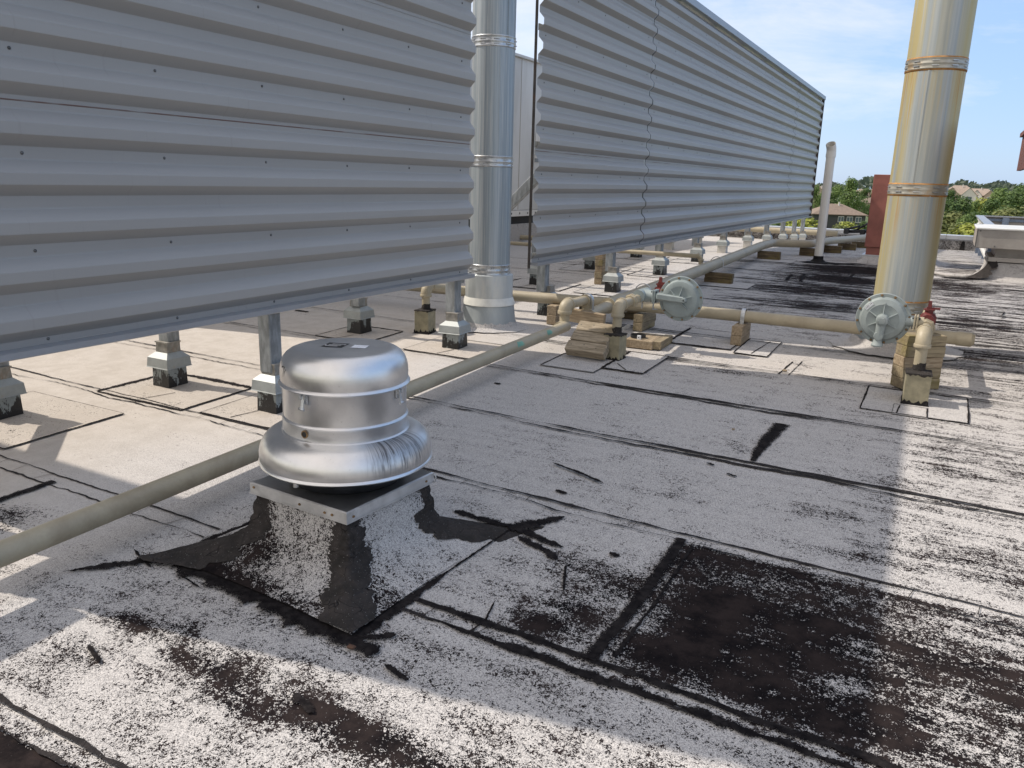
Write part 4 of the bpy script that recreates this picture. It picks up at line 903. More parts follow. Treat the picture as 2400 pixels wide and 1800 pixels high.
# plug valves (red) standing on the pipe behind each union
def valve(x, y, z, label, mt='redvalve'):
    t = thing('plug_valve', label, 'valve', (x, y, z))
    b = MB(); b.lathe([(0, -.06), (.045, -.055), (.058, -.03), (.058, .025), (.046, .05), (.030, .058), (.030, .075), (.040, .078), (.040, .088), (0, .089)], 24); b.tube([(0, -.08, 0), (0, .08, 0)], .05, 20); b.build('body', M[mt], t)
    b = MB(); b.frustum((0, 0), .015, .012, .088, .150); b.box((-.022, -.012, .086), (.075, .012, .102), bev=.002); b.build('stem', M[mt], t)
valve(-2.30, 7.22, .60, 'red plug valve beside the middle grey regulator'); valve(-.035, 6.92, .625, 'maroon plug valve beside the right regulator with the sticker', 'maroon')
b = None
for x, y0_, zt in ((-2.395, 7.0, .575), (-.04, 6.95, .60)):
    m_ = MB(); m_.tube([(x, y0_, zt), (x, 7.45, zt)]+bend((x, 7.45, zt), (x, 7.66, zt), (x, 7.66, .45), .08)+[(x, 7.67, .40)], .045, 20); m_.build('drop_pipe', M['gas'], GP)
# regulators: diaphragm case facing the camera
def regulator(x, y, z, r, label, flip, front):
    t = thing('gas_regulator', label, 'regulator', (x, y, z), 0); Mx = Matrix.Rotation(R_(90), 3, 'X')   # local z -> -y (towards the camera)
    b = MB(); b.lathe([(0, -.075), (r*.45, -.072), (r*.78, -.050), (r*.86, -.015), (r*.87, -.010), (r, -.010), (r+.004, -.004), (r+.004, .004), (r, .010), (r*.88, .010), (r*.86, .018), (r*.80, .045), (r*.60, .060), (r*.56, .058), (0, .064)], 72, (0, 0, 0), Mx); b.build('diaphragm_case', front, t)
    for k in range(12):
        a = 2*math.pi*k/12+.16; m_ = MB(); m_.lathe([(0, .022), (.007, .021), (.008, .010), (.0105, .010), (.0105, .0)], 6, (math.cos(a)*r*.945, 0, math.sin(a)*r*.945), Mx, smooth=False); m_.build('bolt', M['brass'], t)
    for k in range(6):
        a = 2*math.pi*k/6+(.52 if flip else .3); m_ = MB(); c_ = Vector((math.cos(a), 0, math.sin(a))); s_ = Vector((-math.sin(a), 0, math.cos(a)))*.0035
        if not flip and k in (3, 4): continue
        A_, B_ = c_*r*.18, c_*r*.60
        m_.add([A_+s_+Vector((0, -.055, 0)), A_-s_+Vector((0, -.055, 0)), B_-s_+Vector((0, -.055, 0)), B_+s_+Vector((0, -.055, 0)), A_+s_+Vector((0, -.092, 0)), A_-s_+Vector((0, -.092, 0)), B_-s_*.6+Vector((0, -.062, 0)), B_+s_*.6+Vector((0, -.062, 0))], [(0,3,2,1),(4,5,6,7),(0,1,5,4),(1,2,6,5),(2,3,7,6),(3,0,4,7)]); m_.build('rib', front, t)
    if flip:      # right one: spring case with hex cap, vent leg below, sticker
        b = MB(); b.lathe([(.047, .055), (.045, .085), (.040, .118), (.032, .124), (.022, .125), (0, .125)], 32, (0, 0, 0), Mx); b.lathe([(.026, .122), (.025, .136), (0, .137)], 6, (0, 0, 0), Mx, smooth=False); b.build('spring_case', front, t)
        b = MB(); b.tube([(-.004, -.085, -.02), (-.008, -.085, -.125)], [.034, .030], 24); b.lathe([(0, .040), (.030, .038), (.034, .030), (.034, -.03)], 28, (-.010, -.075, -.118), Mx); b.lathe([(0, -.055), (.040, -.053), (.043, -.045), (.040, -.036), (.030, -.02), (.028, 0)], 28, (-.012, -.078, -.145)); b.build('vent', front, t)
        b = MB(); R2 = Matrix.Rotation(R_(50), 3, 'Y'); 
        def lab(x0, x1, z0, z1, d):
            vs = [Vector((a_, d, c_)) for a_, c_ in ((x0, z0), (x1, z0), (x1, z1), (x0, z1))]; R3 = Matrix.Rotation(R_(-48), 3, 'Y'); return [R3 @ v+Vector((-.105, 0, .095)) for v in vs]
        b.add(lab(-.033, .033, -.013, .013, -.0590), [(0, 1, 2, 3)]); b.build('sticker', M['label'], t)
        b = MB(); b.add(lab(-.034, .034, -.014, .014, -.0586), [(0, 1, 2, 3)]); b.build('sticker_edge', M['ink'], t)
        fc = bpy.data.curves.new('tmp', 'FONT'); fc.body = '243-19'; fc.size = .020; fc.align_x = 'CENTER'; fc.align_y = 'CENTER'
        fo = bpy.data.objects.new('tmp', fc); me_ = fo.to_mesh(); vv = [v.co.copy() for v in me_.vertices]; ff = [tuple(p.vertices) for p in me_.polygons]; fo.to_mesh_clear(); bpy.data.objects.remove(fo)
        TM = Matrix.Translation((-.105, -.0596, .095)) @ Matrix.Rotation(R_(-48), 4, 'Y') @ Matrix.Rotation(R_(90), 4, 'X')
        b = MB(); b.add([TM @ v for v in vv], ff); b.build('sticker_text', M['ink'], t)
        b = MB(); b.lathe([(0, .066), (.010, .066), (.012, .058)], 16, (.003, 0, .115), Mx)
        b.build('plug', front, t)
        sx = 1
        b = MB(); b.tube([(r*.7, 0, .0), (r+.05, -.0, -.005)], .036, 24); b.build('body', front, t)
        b = MB(); b.box((r+.02, -.055, -.06), (r+.032, .055, .05), bev=.003); b.box((r+.036, -.055, -.06), (r+.050, .055, .05), bev=.003); b.tube([(r+.05, 0, -.005), (r+.085, .0, -.005)], .045, 24); b.build('flange', M['gas'], t)
        for zz in (-.04, .03): m_ = MB(); m_.tube([(r+.008, -.042, zz), (r+.062, -.042, zz)], .007, 8); m_.build('bolt', M['black'], t)
    else:         # middle one: lever housing across its left half
        b = MB(); b.box((-r*1.02, -.098, -.020), (.050, -.050, .036), rot=Matrix.Rotation(R_(3), 3, 'Y'), bev=.009); b.lathe([(0, .105), (.018, .105), (.022, .095), (.022, .05)], 24, (.052, 0, .0), Mx); b.build('lever_housing', front, t)
        b = MB(); b.lathe([(0, .0005), (.007, .0005)], 14, (.054, -.1056, .0), Mx); b.build('socket', M['ink'], t)
        b = MB(); b.tube([(-r*.7, -.02, .0), (-r-.07, -.0, .0)], .040, 24); b.lathe([(.055, 0), (.06, .05), (.05, .1), (.06, .14)], 24, (-r-.17, .0, -.0), Matrix.Rotation(R_(90), 3, 'Y')); b.tube([(-r-.17, .13, 0), (-r-.17, -.10, 0)], .058, 24); b.build('body', front, t)
        b = MB(); b.box((-r-.055, -.06, -.058), (-r-.042, .06, .062), bev=.003); b.box((-r-.038, -.06, -.058), (-r-.025, .06, .062), bev=.003); b.build('flange', front, t)
        for zz in (-.042, .045): m_ = MB(); m_.tube([(-r-.066, -.047, zz), (-r-.014, -.047, zz)], .007, 8); m_.build('bolt', M['black'], t)
    return t
regulator(-2.02, 6.97, .60, .198, 'grey-green disc regulator at mid picture, lever housing across its face', False, M['reg'])
regulator(-.33, 6.52, .66, .188, 'pale disc regulator with star ribs and a white sticker before the right flue', True, M['regwhite'])
# straps and clamps
def strap(x, y, z, r, label, axis='x', h=.10):
    t = thing('pipe_strap', label, 'pipe strap', (x, y, z)); b = MB(); pts = [(-r-.004, -h), (-r-.004, 0)]+[(-(r+.004)*math.cos(a), (r+.004)*math.sin(a)) for a in [i*math.pi/12 for i in range(1, 12)]]+[(r+.004, 0), (r+.004, -h)]
    hw = .019; vs = []
    for u, v in pts:
        for s_ in (-hw, hw):
            for k in (0, .003):
                q = math.hypot(u, max(v, 0)) or 1; uu = u*(1+k/(r+.004)); vv = v*(1+k/(r+.004)) if v > 0 else v
                vs.append((s_, uu, vv) if axis == 'x' else (uu, s_, vv))
    n = len(pts); fs = []
    for i in range(n-1):
        a = i*4; fs += [(a, a+2, a+6, a+4), (a+1, a+5, a+7, a+3), (a, a+4, a+5, a+1), (a+2, a+3, a+7, a+6)]
    b.add(vs, fs); b.build('loop', M['galv2'], t)
    b = MB(); b.lathe([(0, .006), (.008, .005), (.009, 0)], 6, (0, r+.022, -h+.004)) if axis == 'x' else b.lathe([(0, .006), (.008, .005), (.009, 0)], 6, (r+.022, 0, -h+.004)); 
    b.box((-hw, r+.004, -h-.001), (hw, r+.045, -h+.003)) if axis == 'x' else b.box((r+.004, -hw, -h-.001), (r+.045, hw, -h+.003)); b.build('foot', M['galv2'], t)
    return t
strap(-1.60, 7.69, .395, .060, 'upright galvanized strap over the cross pipe on a two-high timber block', 'x', .085)
strap(-2.955, 7.02, up.z+.19, .062, 'grey loop clamp round the raised end of the near pipe', 'y', .14)
strap(-2.43, 7.28, .56, .05, 'small grey strap under the middle regulator flange', 'y', .13)
for y, s in ((11.85, 'first'), (8.6, 'hidden')):
    t = thing('wire_hoop', s+' thin wire hoop round the receding gas pipe', 'pipe strap', (EX, y, gz(0, y)+.235)); b = MB()
    b.tube([(-.10, .0, -.08)]+[(-.10*math.cos(a), .02, .10*math.sin(a)) for a in [i*math.pi/10 for i in range(11)]]+[(.10, 0, -.08)], .005, 8); b.build('hoop', M['galv2'], t)

# ================================================================== TIMBER BLOCKS
def timber(label, x, y, sx, sy, layers, h, rot=0, mats=('wood',), group=None, z=0, off=.006, seed=1, along='x'):
    t = thing('timber_block', label, 'timber block', (x, y, gz(x, y)+z), R_(rot), group); r = random.Random(seed)
    for k in range(layers):
        b = MB(); dx, dy = r.uniform(-off, off), r.uniform(-off, off); b.box((-sx/2+dx, -sy/2+dy, k*h+.0012), (sx/2+dx, sy/2+dy, (k+1)*h-.0012), bev=.004)
        o = b.build('timber', M[mats[k % len(mats)]], t)
        if along == 'y':                              # grain follows the long side
            for v in o.data.vertices: v.co = Vector((v.co.y, -v.co.x, v.co.z))
            o.rotation_euler = (0, 0, R_(90))
    return t
GT = 'timber blocks carrying the gas pipe'
timber('short two-high timber block under the cross pipe, end rings showing, middle right', -1.605, 7.66, .10, .37, 2, .092, 0, ('wood', 'wood'), GT, seed=3, along='y')
timber('two-high timber block under the middle regulator strap', -2.62, 7.79, .10, .37, 2, .086, -2, ('woodgreen', 'woodgreen'), GT, seed=4, along='y')
timber('two-high timber block by the left flue with end rings showing', -3.52, 7.62, .105, .40, 2, .10, 0, ('wood', 'wood'), GT, seed=5, along='y')
timber('dark timber under the pipe crossing, behind the red valve', -2.86, 8.22, .40, .10, 2, .072, 0, ('wooddark', 'wooddark'), GT, seed=6)
timber('broad flat timber block lying on the roof with a loose clamp on top', -2.355, 7.06, .26, .40, 1, .078, 2, ('wood',), GT, seed=7, along='y')
timber('second flat timber butted behind the broad flat block', -2.19, 7.09, .075, .40, 1, .078, 2, ('woodgreen',), GT, seed=8, along='y')
timber('tall four-high timber stack beside the right regulator, yellow-green stained', -.055, 6.775, .31, .155, 5, .084, 34, ('woodgreen', 'woodgreen', 'wood'), GT, seed=9, off=.003)
timber('tall square stack of short timbers next to the second long-screen post', -4.215, 10.52, .11, .30, 5, .085, 0, ('wood', 'woodgreen'), GT, seed=10, along='y', off=.008)
for x, y, l in ((-2.80, 11.5, 'dark timber block under the receding pipe, nearest of its row'), (-2.785, 15.0, 'dark timber block under the receding pipe just before its bend'), (-2.30, 16.6, 'dark timber block under the pipe bend left of the white vent'),
                (-2.08, 18.0, 'dark timber block just right of the white vent'), (-2.02, 20.3, 'dark timber block between the white vent and the red enclosure'), (-1.95, 22.8, 'last dark timber block beside the red enclosure')):
    timber(l, x, y, .40, .10, 2, .075, -1, ('wooddark', 'wooddark'), GT, seed=int(y))
# slab of three timbers slumped against the riser box
t = thing('timber_block', 'slumped slab of three weathered timbers leaning back by the near pipe end', 'timber block', (-2.60, 6.13, gz(0, 6.13)), R_(-2), GT)
lean = Matrix.Rotation(R_(-52), 3, 'X')
for k in range(3):
    b = MB(); b.box((-.185+.006*k, -.045, k*.118), (.185-.012*(k == 1), .045, k*.118+.111), bev=.007); b.v = [tuple(lean @ Vector(v)+Vector((0, .05, .055))) for v in b.v]; o = b.build('timber', M['woodgrey'], t)
    if k in (0, 2):
        m_ = MB()
        for xx, zz in ((-.14, .06), (-.02, .07), (.10, .05)): 
            p = lean @ Vector((xx, -.0455, k*.118+zz))+Vector((0, .05, .055)); m_.lathe([(0, .0006), (.005, .0006)], 10, p, lean @ Matrix.Rotation(R_(90), 3, 'X'))
        m_.build('nail_hole', M['ink'], o)
t = thing('timber_block', 'brown plank propped at a slant behind the slumped timber slab', 'timber block', (-2.93, 6.92, .17), R_(3), GT)
b = MB(); b.box((-.22, -.02, .11), (.20, .05, .235), bev=.004, rot=Matrix.Rotation(R_(5), 3, 'Y')); b.build('timber', M['wood'], t)
# loose clamp on the flat block
t = thing('loose_clamp', 'loose round pipe clamp with a white tab lying on the broad flat timber', 'clamp', (-2.40, 6.98, gz(0, 7)+.079))
b = MB(); b.lathe([(.068, .002), (.071, .002), (.071, .030), (.068, .030), (.068, .002)], 40); b.build('ring', M['black'], t)
b = MB(); b.box((.02, -.088, .0), (.052, -.070, .036)); b.build('tab', M['label'], t); b = MB(); b.lathe([(0, .001), (.006, .001)], 12, (.036, -.0885, .018), Matrix.Rotation(R_(90), 3, 'X')); b.build('hole', M['ink'], t)
t = thing('bracket', 'small grey angle bracket leaning on the block under the middle regulator', 'bracket', (-2.74, 7.62, gz(0, 7.6)))
b = MB(); b.box((-.10, -.012, .0), (.04, -.006, .035), rot=Matrix.Rotation(R_(-35), 3, 'Y')); b.box((-.12, -.025, .01), (-.085, .01, .045), rot=Matrix.Rotation(R_(-35), 3, 'Y')); b.build('plate', M['galv2'], t)
for (x, y, s, l) in ((-1.02, 6.72, .018, 'small tan stone on the sunlit strip of roof'), (-1.62, 1.90, .014, 'small dark scrap in front of the fan curb foot'), (-1.03, 4.98, .010, 'tiny pale pebble near the end lap')):
    b = MB(); r = random.Random(int(s*1e4)); b.box((-s, -s*.6, 0), (s, s*.6, s*.8), bev=s*.25); b.v = [(v[0]+r.uniform(-.2, .2)*s+x, v[1]+r.uniform(-.2, .2)*s+y, v[2]+gz(x, y)+.004) for v in b.v]
    tag(b.build('pebble', M['wood'] if s != .014 else M['soffit']), l, 'pebble')

# ================================================================== VENT, RED ENCLOSURE, RIGHT HOOD
VX, VY = -1.955, 15.15; g = gz(VX, VY)
t = thing('vent_pipe', 'slim white plastic vent pipe with an open angled elbow top', 'vent pipe', (VX, VY, g))
b = MB(); b.tube([(0, 0, 0), (0, 0, 1.86)], .074, 32); b.build('pipe', M['pvc'], t)
d45 = Vector((-.14, -.60, .79)).normalized(); p_ = Vector((0, 0, 1.93))
b = MB(); b.tube([(0, 0, 1.80), (0, 0, 1.86)], .083, 32); b.tube([(0, 0, 1.80), (0, 0, 1.90), p_+d45*.02, p_+d45*.11], .080, 32, caps=False); b.build('elbow', M['pvc'], t)
b = MB(); b.tube([p_+d45*.03, p_+d45*.109], .071, 32, caps=False); b.add([p_+d45*.03+Vector((d45.orthogonal().normalized()*.071).to_tuple())]*0, []); b.build('inner_bore', M['pvcin'], t)
b = MB(); b.lathe([(.20, .004), (.13, .012), (.088, .05), (.084, .11)], 28); b.build('boot', M['tarblack'], t)
ribbon('bitumen_smear', [(VX-.28, VY-.2), (VX, VY-.2), (VX+.35, VY-.12), (VX+.8, VY+.1)], .22, M['tarblack'], .7, step=.04, taper=(.1, .2))
t = thing('flue_enclosure', 'tall oxide-red sheet metal enclosure half hidden by the right flue', 'enclosure', (-.62, 16.25, gz(0, 16.2)))
b = MB(); b.box((-.65, -.55, .20), (.46, .6, 1.46), bev=.006); b.build('casing', M['redbox'], t)
b = MB(); b.box((-.62, -.52, .05), (.43, .57, .21)); b.build('skirt', M['redbox'], t)
b = MB(); b.box((-.68, -.60, .015), (.49, .64, .065), bev=.004); b.build('flange', M['coping'], t)
b = MB(); vs = []; 
for (s_, z_) in ((.64, .02), (.68, -.03), (.78, -.09), (.98, -.12)):
    for j in range(40): x, y = sq(1, j/10); vs.append((x*(s_-.1)-.1, y*(s_-.03), z_))
b.add(vs, [(i*40+j, i*40+(j+1) % 40, (i+1)*40+(j+1) % 40, (i+1)*40+j) for i in range(3) for j in range(40)], True)
b.v = [(v[0], v[1], v[2]+.11) for v in b.v]; b.build('curb_flashing', M['flash'], t)
for o in kids(t):
    if o.name.split('.')[0] != 'curb_flashing': o.location.z = .09
for k, (pts, wd) in enumerate((([(-1.55, 15.0), (-1.2, 14.9), (-.9, 14.7)], .5), ([(-1.9, 14.75), (-1.5, 14.5), (-1.1, 14.3)], .14), ([(-2.2, 14.4), (-1.6, 14.1), (-.9, 13.9)], .25), ([(-1.5, 13.7), (-.8, 13.5), (-.5, 13.4)], .2))):
    pass
t = thing('exhaust_hood', 'low square grey exhaust hood on a flashed curb at the right edge', 'exhaust hood', (1.45, 15.1, gz(0, 15)))
b = MB(); b.box((-1.04, -.80, .455), (1.3, .9, .745), bev=.01); b.build('hood', M['hood'], t)
b = MB(); b.box((-1.06, -.82, .735), (1.32, .92, .762), bev=.005); b.build('lid', M['rtu'], t)
b = MB(); b.box((-.75, -.62, .25), (1.2, .75, .455)); b.build('body', M['hood'], t)
b = MB(); b.box((-.83, -.71, .255), (1.25, .80, .320), bev=.004); b.build('curb_cap', M['hood'], t)
b = MB(); vs = []
for (s_, z_) in ((0, .26), (.02, .10), (.07, .03), (.22, .0)):
    for j in range(40): x, y = sq(1, j/10); vs.append((.2+x*(1.0+s_), .04+y*(.72+s_), z_-.02))
b.add(vs, [(i*40+j, i*40+(j+1) % 40, (i+1)*40+(j+1) % 40, (i+1)*40+j) for i in range(3) for j in range(40)], True); b.build('curb_flashing', M['patch'], t)
b = MB(); vs = []; r = random.Random(5)
for i in range(12):
    f = i/11; z_ = .262*(1-f)+.004; o_ = .25*f*f; w_ = .09+.10*f
    vs += [(-.81-o_-.01, -.69-o_, z_), (-.81-o_+w_*(1+r.uniform(-.3, .3)), -.70-o_-.012, z_), (-.83-o_-.012, -.68-o_+w_, z_)]
b.add(vs, [q for i in range(11) for q in ((3*i, 3*i+1, 3*i+4, 3*i+3), (3*i, 3*i+3, 3*i+5, 3*i+2))], True); b.build('mastic_corner', M['tar'], t)
b = MB(); b.box((-1.045, -.806, .47), (-1.03, -.79, .73)); [b.lathe([(0, .006), (.012, .005), (.013, 0)], 8, p, Matrix.Rotation(R_(90), 3, 'X')) for p in ((-1.0, -.80, .715), (-.78, -.80, .49))]; b.build('screw', M['screw'], t)
t = thing('flashing_strip', 'pale curved strip sagging from the hood curb towards the right flue', 'flashing', (0, 0, 0))
pts = [Vector((.60, 14.5, .62)), Vector((.60, 14.45, .52)), Vector((.56, 14.4, .42)), Vector((.46, 14.3, .345)), Vector((.32, 14.3, .315)), Vector((.1, 14.35, .31)), Vector((-.15, 14.6, .32)), Vector((-.22, 14.9, .36)), Vector((-.24, 15.1, .45))]
b = MB(); b.tube(pts, .032, 12); b.build('strip', M['patch'], t)
ribbon('bitumen_smear', [(.55, 14.25), (.35, 14.1), (.0, 14.2)], .16, M['tarblack'], .6, step=.03, taper=(.2, .1)); ribbon('bitumen_smear', [(-.2, 14.7), (.05, 14.45)], .3, M['tarblack'], .6, step=.03, taper=(.2, .1))
# open-topped equipment screen beyond
t = thing('equipment_screen', 'open-topped corrugated screen with blue-grey rails beyond the exhaust hood', 'screen', (0, 0, 0))
x0, x1, y0, y1, zt = .70, 5.5, 16.6, 25.2, 1.0
b = MB(); vs = []; n = 15
for i in range(n):
    z = .42+.55*i/(n-1); d = .03 if i % 4 in (0, 1) else 0
    vs += [(x0-d, y0, z), (x0-d, y1, z)]
b.add(vs, [(2*i, 2*i+1, 2*i+3, 2*i+2) for i in range(n-1)]); b.build('left_panel', M['rtu'], t)
b = MB(); b.box((x0, y1, .42), (x1, y1+.03, .98)); b.build('rear_panel', M['hood'], t)
for nm, lo, hi, mt in (('top_rail', (x0-.08, y1-.10, zt-.03), (x1, y1+.08, zt), 'trim'), ('top_rail', (x0-.08, y0, zt-.03), (x0+.10, y1-.105, zt), 'trim'), ('rail', (x0+.02, y1-.06, .86), (x1, y1-.02, .93), 'bluesteel'), ('rail', (x0+.02, y1-.06, .45), (x1, y1-.02, .50), 'bluesteel')):
    b = MB(); b.box(lo, hi); b.build(nm, M[mt], t)
for k in range(9): b = MB(); b.box((x0+.55+.62*k, y1-.16, .40), (x0+.70+.62*k, y1-.065, .96)); b.build('post', M['bluesteel'], t)
for k in range(4): b = MB(); b.box((x0+.02, y0+.8+2.3*k, -.05), (x0+.10, y0+.9+2.3*k, .95)); b.build('post', M['bluesteel'], t)
b = MB(); b.box((x0, y0+.05, .70), (x1, y0+.6, .73)); b.build('louvre', M['bluesteel'], t)
# roof-top unit behind the screens
t = thing('rooftop_unit', 'tall pale rooftop air unit seen through the gap behind the left flue', 'air unit', (-7.9, 11.5, 0))
b = MB(); b.box((-3.2, -6.4, .98), (0, 8.6, 3.93), bev=.01); b.build('casing', M['rtu'], t)
b = MB(); b.box((-3.2, -6.4, .86), (.02, 8.6, .975), bev=.004); b.build('base_rail', M['pvc'], t)
for k in range(28): m_ = MB(); m_.lathe([(0, .002), (.022, .002)], 12, (.0205, -2+.36*k, .92), Matrix.Rotation(R_(90), 3, 'Y')); m_.build('lifting_hole', M['ink'], t)
b = MB(); b.box((-3.1, -6.3, .70), (-.06, 8.5, .86)); b.build('shadow_gap', M['rubber'], t)  # black strip set back between base rail and curb
b = MB(); b.box((-3.15, -6.35, -.1), (-.02, 8.55, .70)); b.build('curb', M['patch'], t)
for y in (1.9, 3.05, 3.35, 4.9, 6.6): b = MB(); b.box((.0, y-.008, 1.0), (.006, y+.008, 3.92)); b.build('panel_joint', M['hood'], t)
b = MB(); b.box((.0, 2.0, 1.15), (.012, 3.0, 3.25), bev=.003); b.build('access_door', M['rtu'], t)
b = MB(); b.box((.006, 4.05, 2.05), (.012, 4.4, 2.55)); b.build('label_plate', M['pvc'], t)
b = MB(); b.box((.006, 4.05, 1.97), (.013, 4.4, 2.045)); b.build('label_plate', M['galv'], t)
b = MB(); b.box((-3.3, -6.5, 3.93), (.06, 8.7, 3.98), bev=.004); b.build('lid', M['rtu'], t)
b = MB(); b.tube([Vector((-9, 15.0, .42)), Vector((-7.2, 15.1, .42)), Vector((-6.2, 15.3, .42))], .05, 16); tag(b.build('gas_pipe', M['gas']), 'short beige pipe low in the gap behind the left flue', 'gas pipe')
# penthouse eave at the right edge
t = thing('penthouse', 'rust-brown eave corner entering the top right edge of the photograph', 'building', (0, 0, 0))
b = MB(); b.box((1.75, 7.2, .1), (4.5, 10.2, 2.2)); b.build('wall', M['hood'], t)
b = MB(); b.box((.553, 6.9, 1.86), (4.8, 10.0, 1.90)); b.build('soffit', M['soffit'], t)
b = MB(); b.box((.545, 6.88, 1.825), (4.85, 6.92, 2.16)); b.box((.545, 6.921, 1.825), (.58, 10.0, 2.16)); b.box((.52, 6.85, 2.16), (4.9, 10.03, 2.2)); b.build('fascia', M['fascia'], t)
# far junk on the pipe, far pipe, hand rail
t = thing('metal_heap', 'heap of black metal brackets lying across the far gas pipe', 'scrap', (-2.05, 24.2, gz(0, 24.2)+.33))
for k, (a, c_, r_) in enumerate((((-.45, 0, .06), (.55, .1, .12), .045), ((.1, -.1, .05), (.62, .1, .55), .04), ((-.2, .1, .1), (.1, -.1, .30), .03), ((.3, .1, .08), (.9, 0, .2), .05), ((-.45, .05, .12), (-.1, .1, .22), .03), ((.5, -.1, .05), (.95, .1, .08), .03))):
    b = MB(); b.tube([a, c_], r_, 8); b.build('bracket', M['black'], t)
for x in (-.42, .0, .45, .8): b = MB(); b.box((x-.07, -.08, .0), (x+.07, .08, .14), bev=.02); b.build('clamp_block', M['black'], t)
b = MB(); b.tube([Vector((-12, 26.2, .27)), Vector((-2.9, 26.1, .27))], .085, 16); tag(b.build('gas_pipe', M['gas']), 'beige pipe running along the far parapet', 'gas pipe')
b = MB(); b.tube([Vector((-4.72, 27.2, .2)), Vector((-4.72, 27.2, .75)), Vector((-4.66, 27.2, .95)), Vector((-4.5, 27.25, 1.0))], .03, 10); tag(b.build('hand_rail', M['yellow']), 'yellow hooked hand rail at the far roof edge', 'hand rail')
# ================================================================== TREES AND HOUSES BEYOND
def leafmat(name, a, b_):
    m, n, bs = new_mat(name); oi = n.nodes.new('ShaderNodeObjectInfo'); co = objco(n)
    c = mixc(n, ramp(n, noise(n, co, 1.1, 3, .6), .3, .7), a, b_); n.links.new(c, bs.inputs['Base Color']); bs.inputs['Roughness'].default_value = .7
    tr = n.nodes.new('ShaderNodeBsdfTranslucent'); n.links.new(c, tr.inputs[0]); mx_ = n.nodes.new('ShaderNodeMixShader'); mx_.inputs[0].default_value = .3
    n.links.new(bs.outputs[0], mx_.inputs[1]); n.links.new(tr.outputs[0], mx_.inputs[2]); n.links.new(mx_.outputs[0], n.nodes['Material Output'].inputs[0]); return m
LM = [leafmat('green_leaves', (.075, .135, .03), (.17, .25, .07)), leafmat('dark_leaves', (.045, .09, .025), (.11, .175, .045)), leafmat('yellow_leaves', (.22, .27, .04), (.36, .38, .08)), leafmat('olive_leaves', (.10, .13, .04), (.19, .21, .07))]
BARK = simple('bark', (.12, .09, .065), .9, 0, .2, 6)
def tree(name, label, h, wd, lm, seed, base=.28, lobes=11, leaf=.55, n=3600):
    r = random.Random(seed); t = thing(name, label, 'tree', group='trees beyond the roof')
    b = MB(); b.tube([(0, 0, -.3), (.05, .03, h*.25), (-.05, .1, h*.5), (.1, 0, h*.8)], [.30*h/12, .22*h/12, .14*h/12, .05], 9)
    lob = []
    for k in range(lobes):
        a = r.uniform(0, 6.283); f = (k+.5)/lobes; z = h*(base+(1-base)*f*.93); prof = math.sin(math.pi*min(1, (.18+f*.80)))**.7; rr_ = wd/2*prof*r.uniform(.25, .8)
        c_ = Vector((rr_*math.cos(a), rr_*math.sin(a), z)); s_ = wd*r.uniform(.17, .30)*(.7+.5*prof); lob.append((c_, s_))
        b.tube([(0, 0, max(h*.18, z-h*.22)), c_*.6+Vector((0, 0, z*.32)), c_], [.07*h/12, .045*h/12, .015], 5)
    b.build('trunk', BARK, t)
    vs = []; fs = []
    for k in range(n):
        c_, s_ = lob[r.randrange(lobes)]; d = Vector((r.gauss(0, 1), r.gauss(0, 1), r.gauss(0, .8))).normalized(); p = c_+d*s_*(r.random()**.35)*r.uniform(.8, 1.12)
        nn = (d+Vector((r.uniform(-.7, .7), r.uniform(-.7, .7), r.uniform(-.2, .9)))).normalized(); u = nn.orthogonal().normalized(); u = Matrix.Rotation(r.uniform(0, 6.28), 3, nn) @ u; v = nn.cross(u); l = leaf*r.uniform(.5, 1.25)
        i = len(vs); vs += [p-u*l*.5, p-u*l*.1+v*l*.34, p+u*l*.55+nn*l*.12, p+v*-l*.3]; fs.append((i, i+3, i+2, i+1))
    m_ = MB(); m_.add(vs, fs); m_.build('crown', LM[lm], t); return t
protos = [tree('broadleaf_tree', 'x', 14, 9.5, 0, 1), tree('broadleaf_tree', 'x', 11, 9, 1, 2), tree('broadleaf_tree', 'x', 8, 8.5, 3, 3, base=.12), tree('broadleaf_tree', 'x', 7, 6.5, 2, 4, base=.15), tree('broadleaf_tree', 'x', 12, 8, 1, 5, base=.2)]
hs = [14, 11, 8, 7, 12]; used = [False]*5
def put_tree(px, py, dist, kind, label, rot, wide=1.0):
    """px, py: where its top shows; the height follows from the distance"""
    if px < 2060 and 160 < dist < 300 and py < 500: dist *= 1.5
    p = ray_at(px, py, dist); zb = land_z(p.x, p.y); sc_ = (p.z-zb)/hs[kind]
    if used[kind]: o = dup(protos[kind], (p.x, p.y, zb), R_(rot), label)
    else: o = protos[kind]; used[kind] = True; o.location = (p.x, p.y, zb); o.rotation_euler = (0, 0, R_(rot)); o['label'] = label
    s = max(.25, sc_); o.scale = (s*wide, s*wide, s)
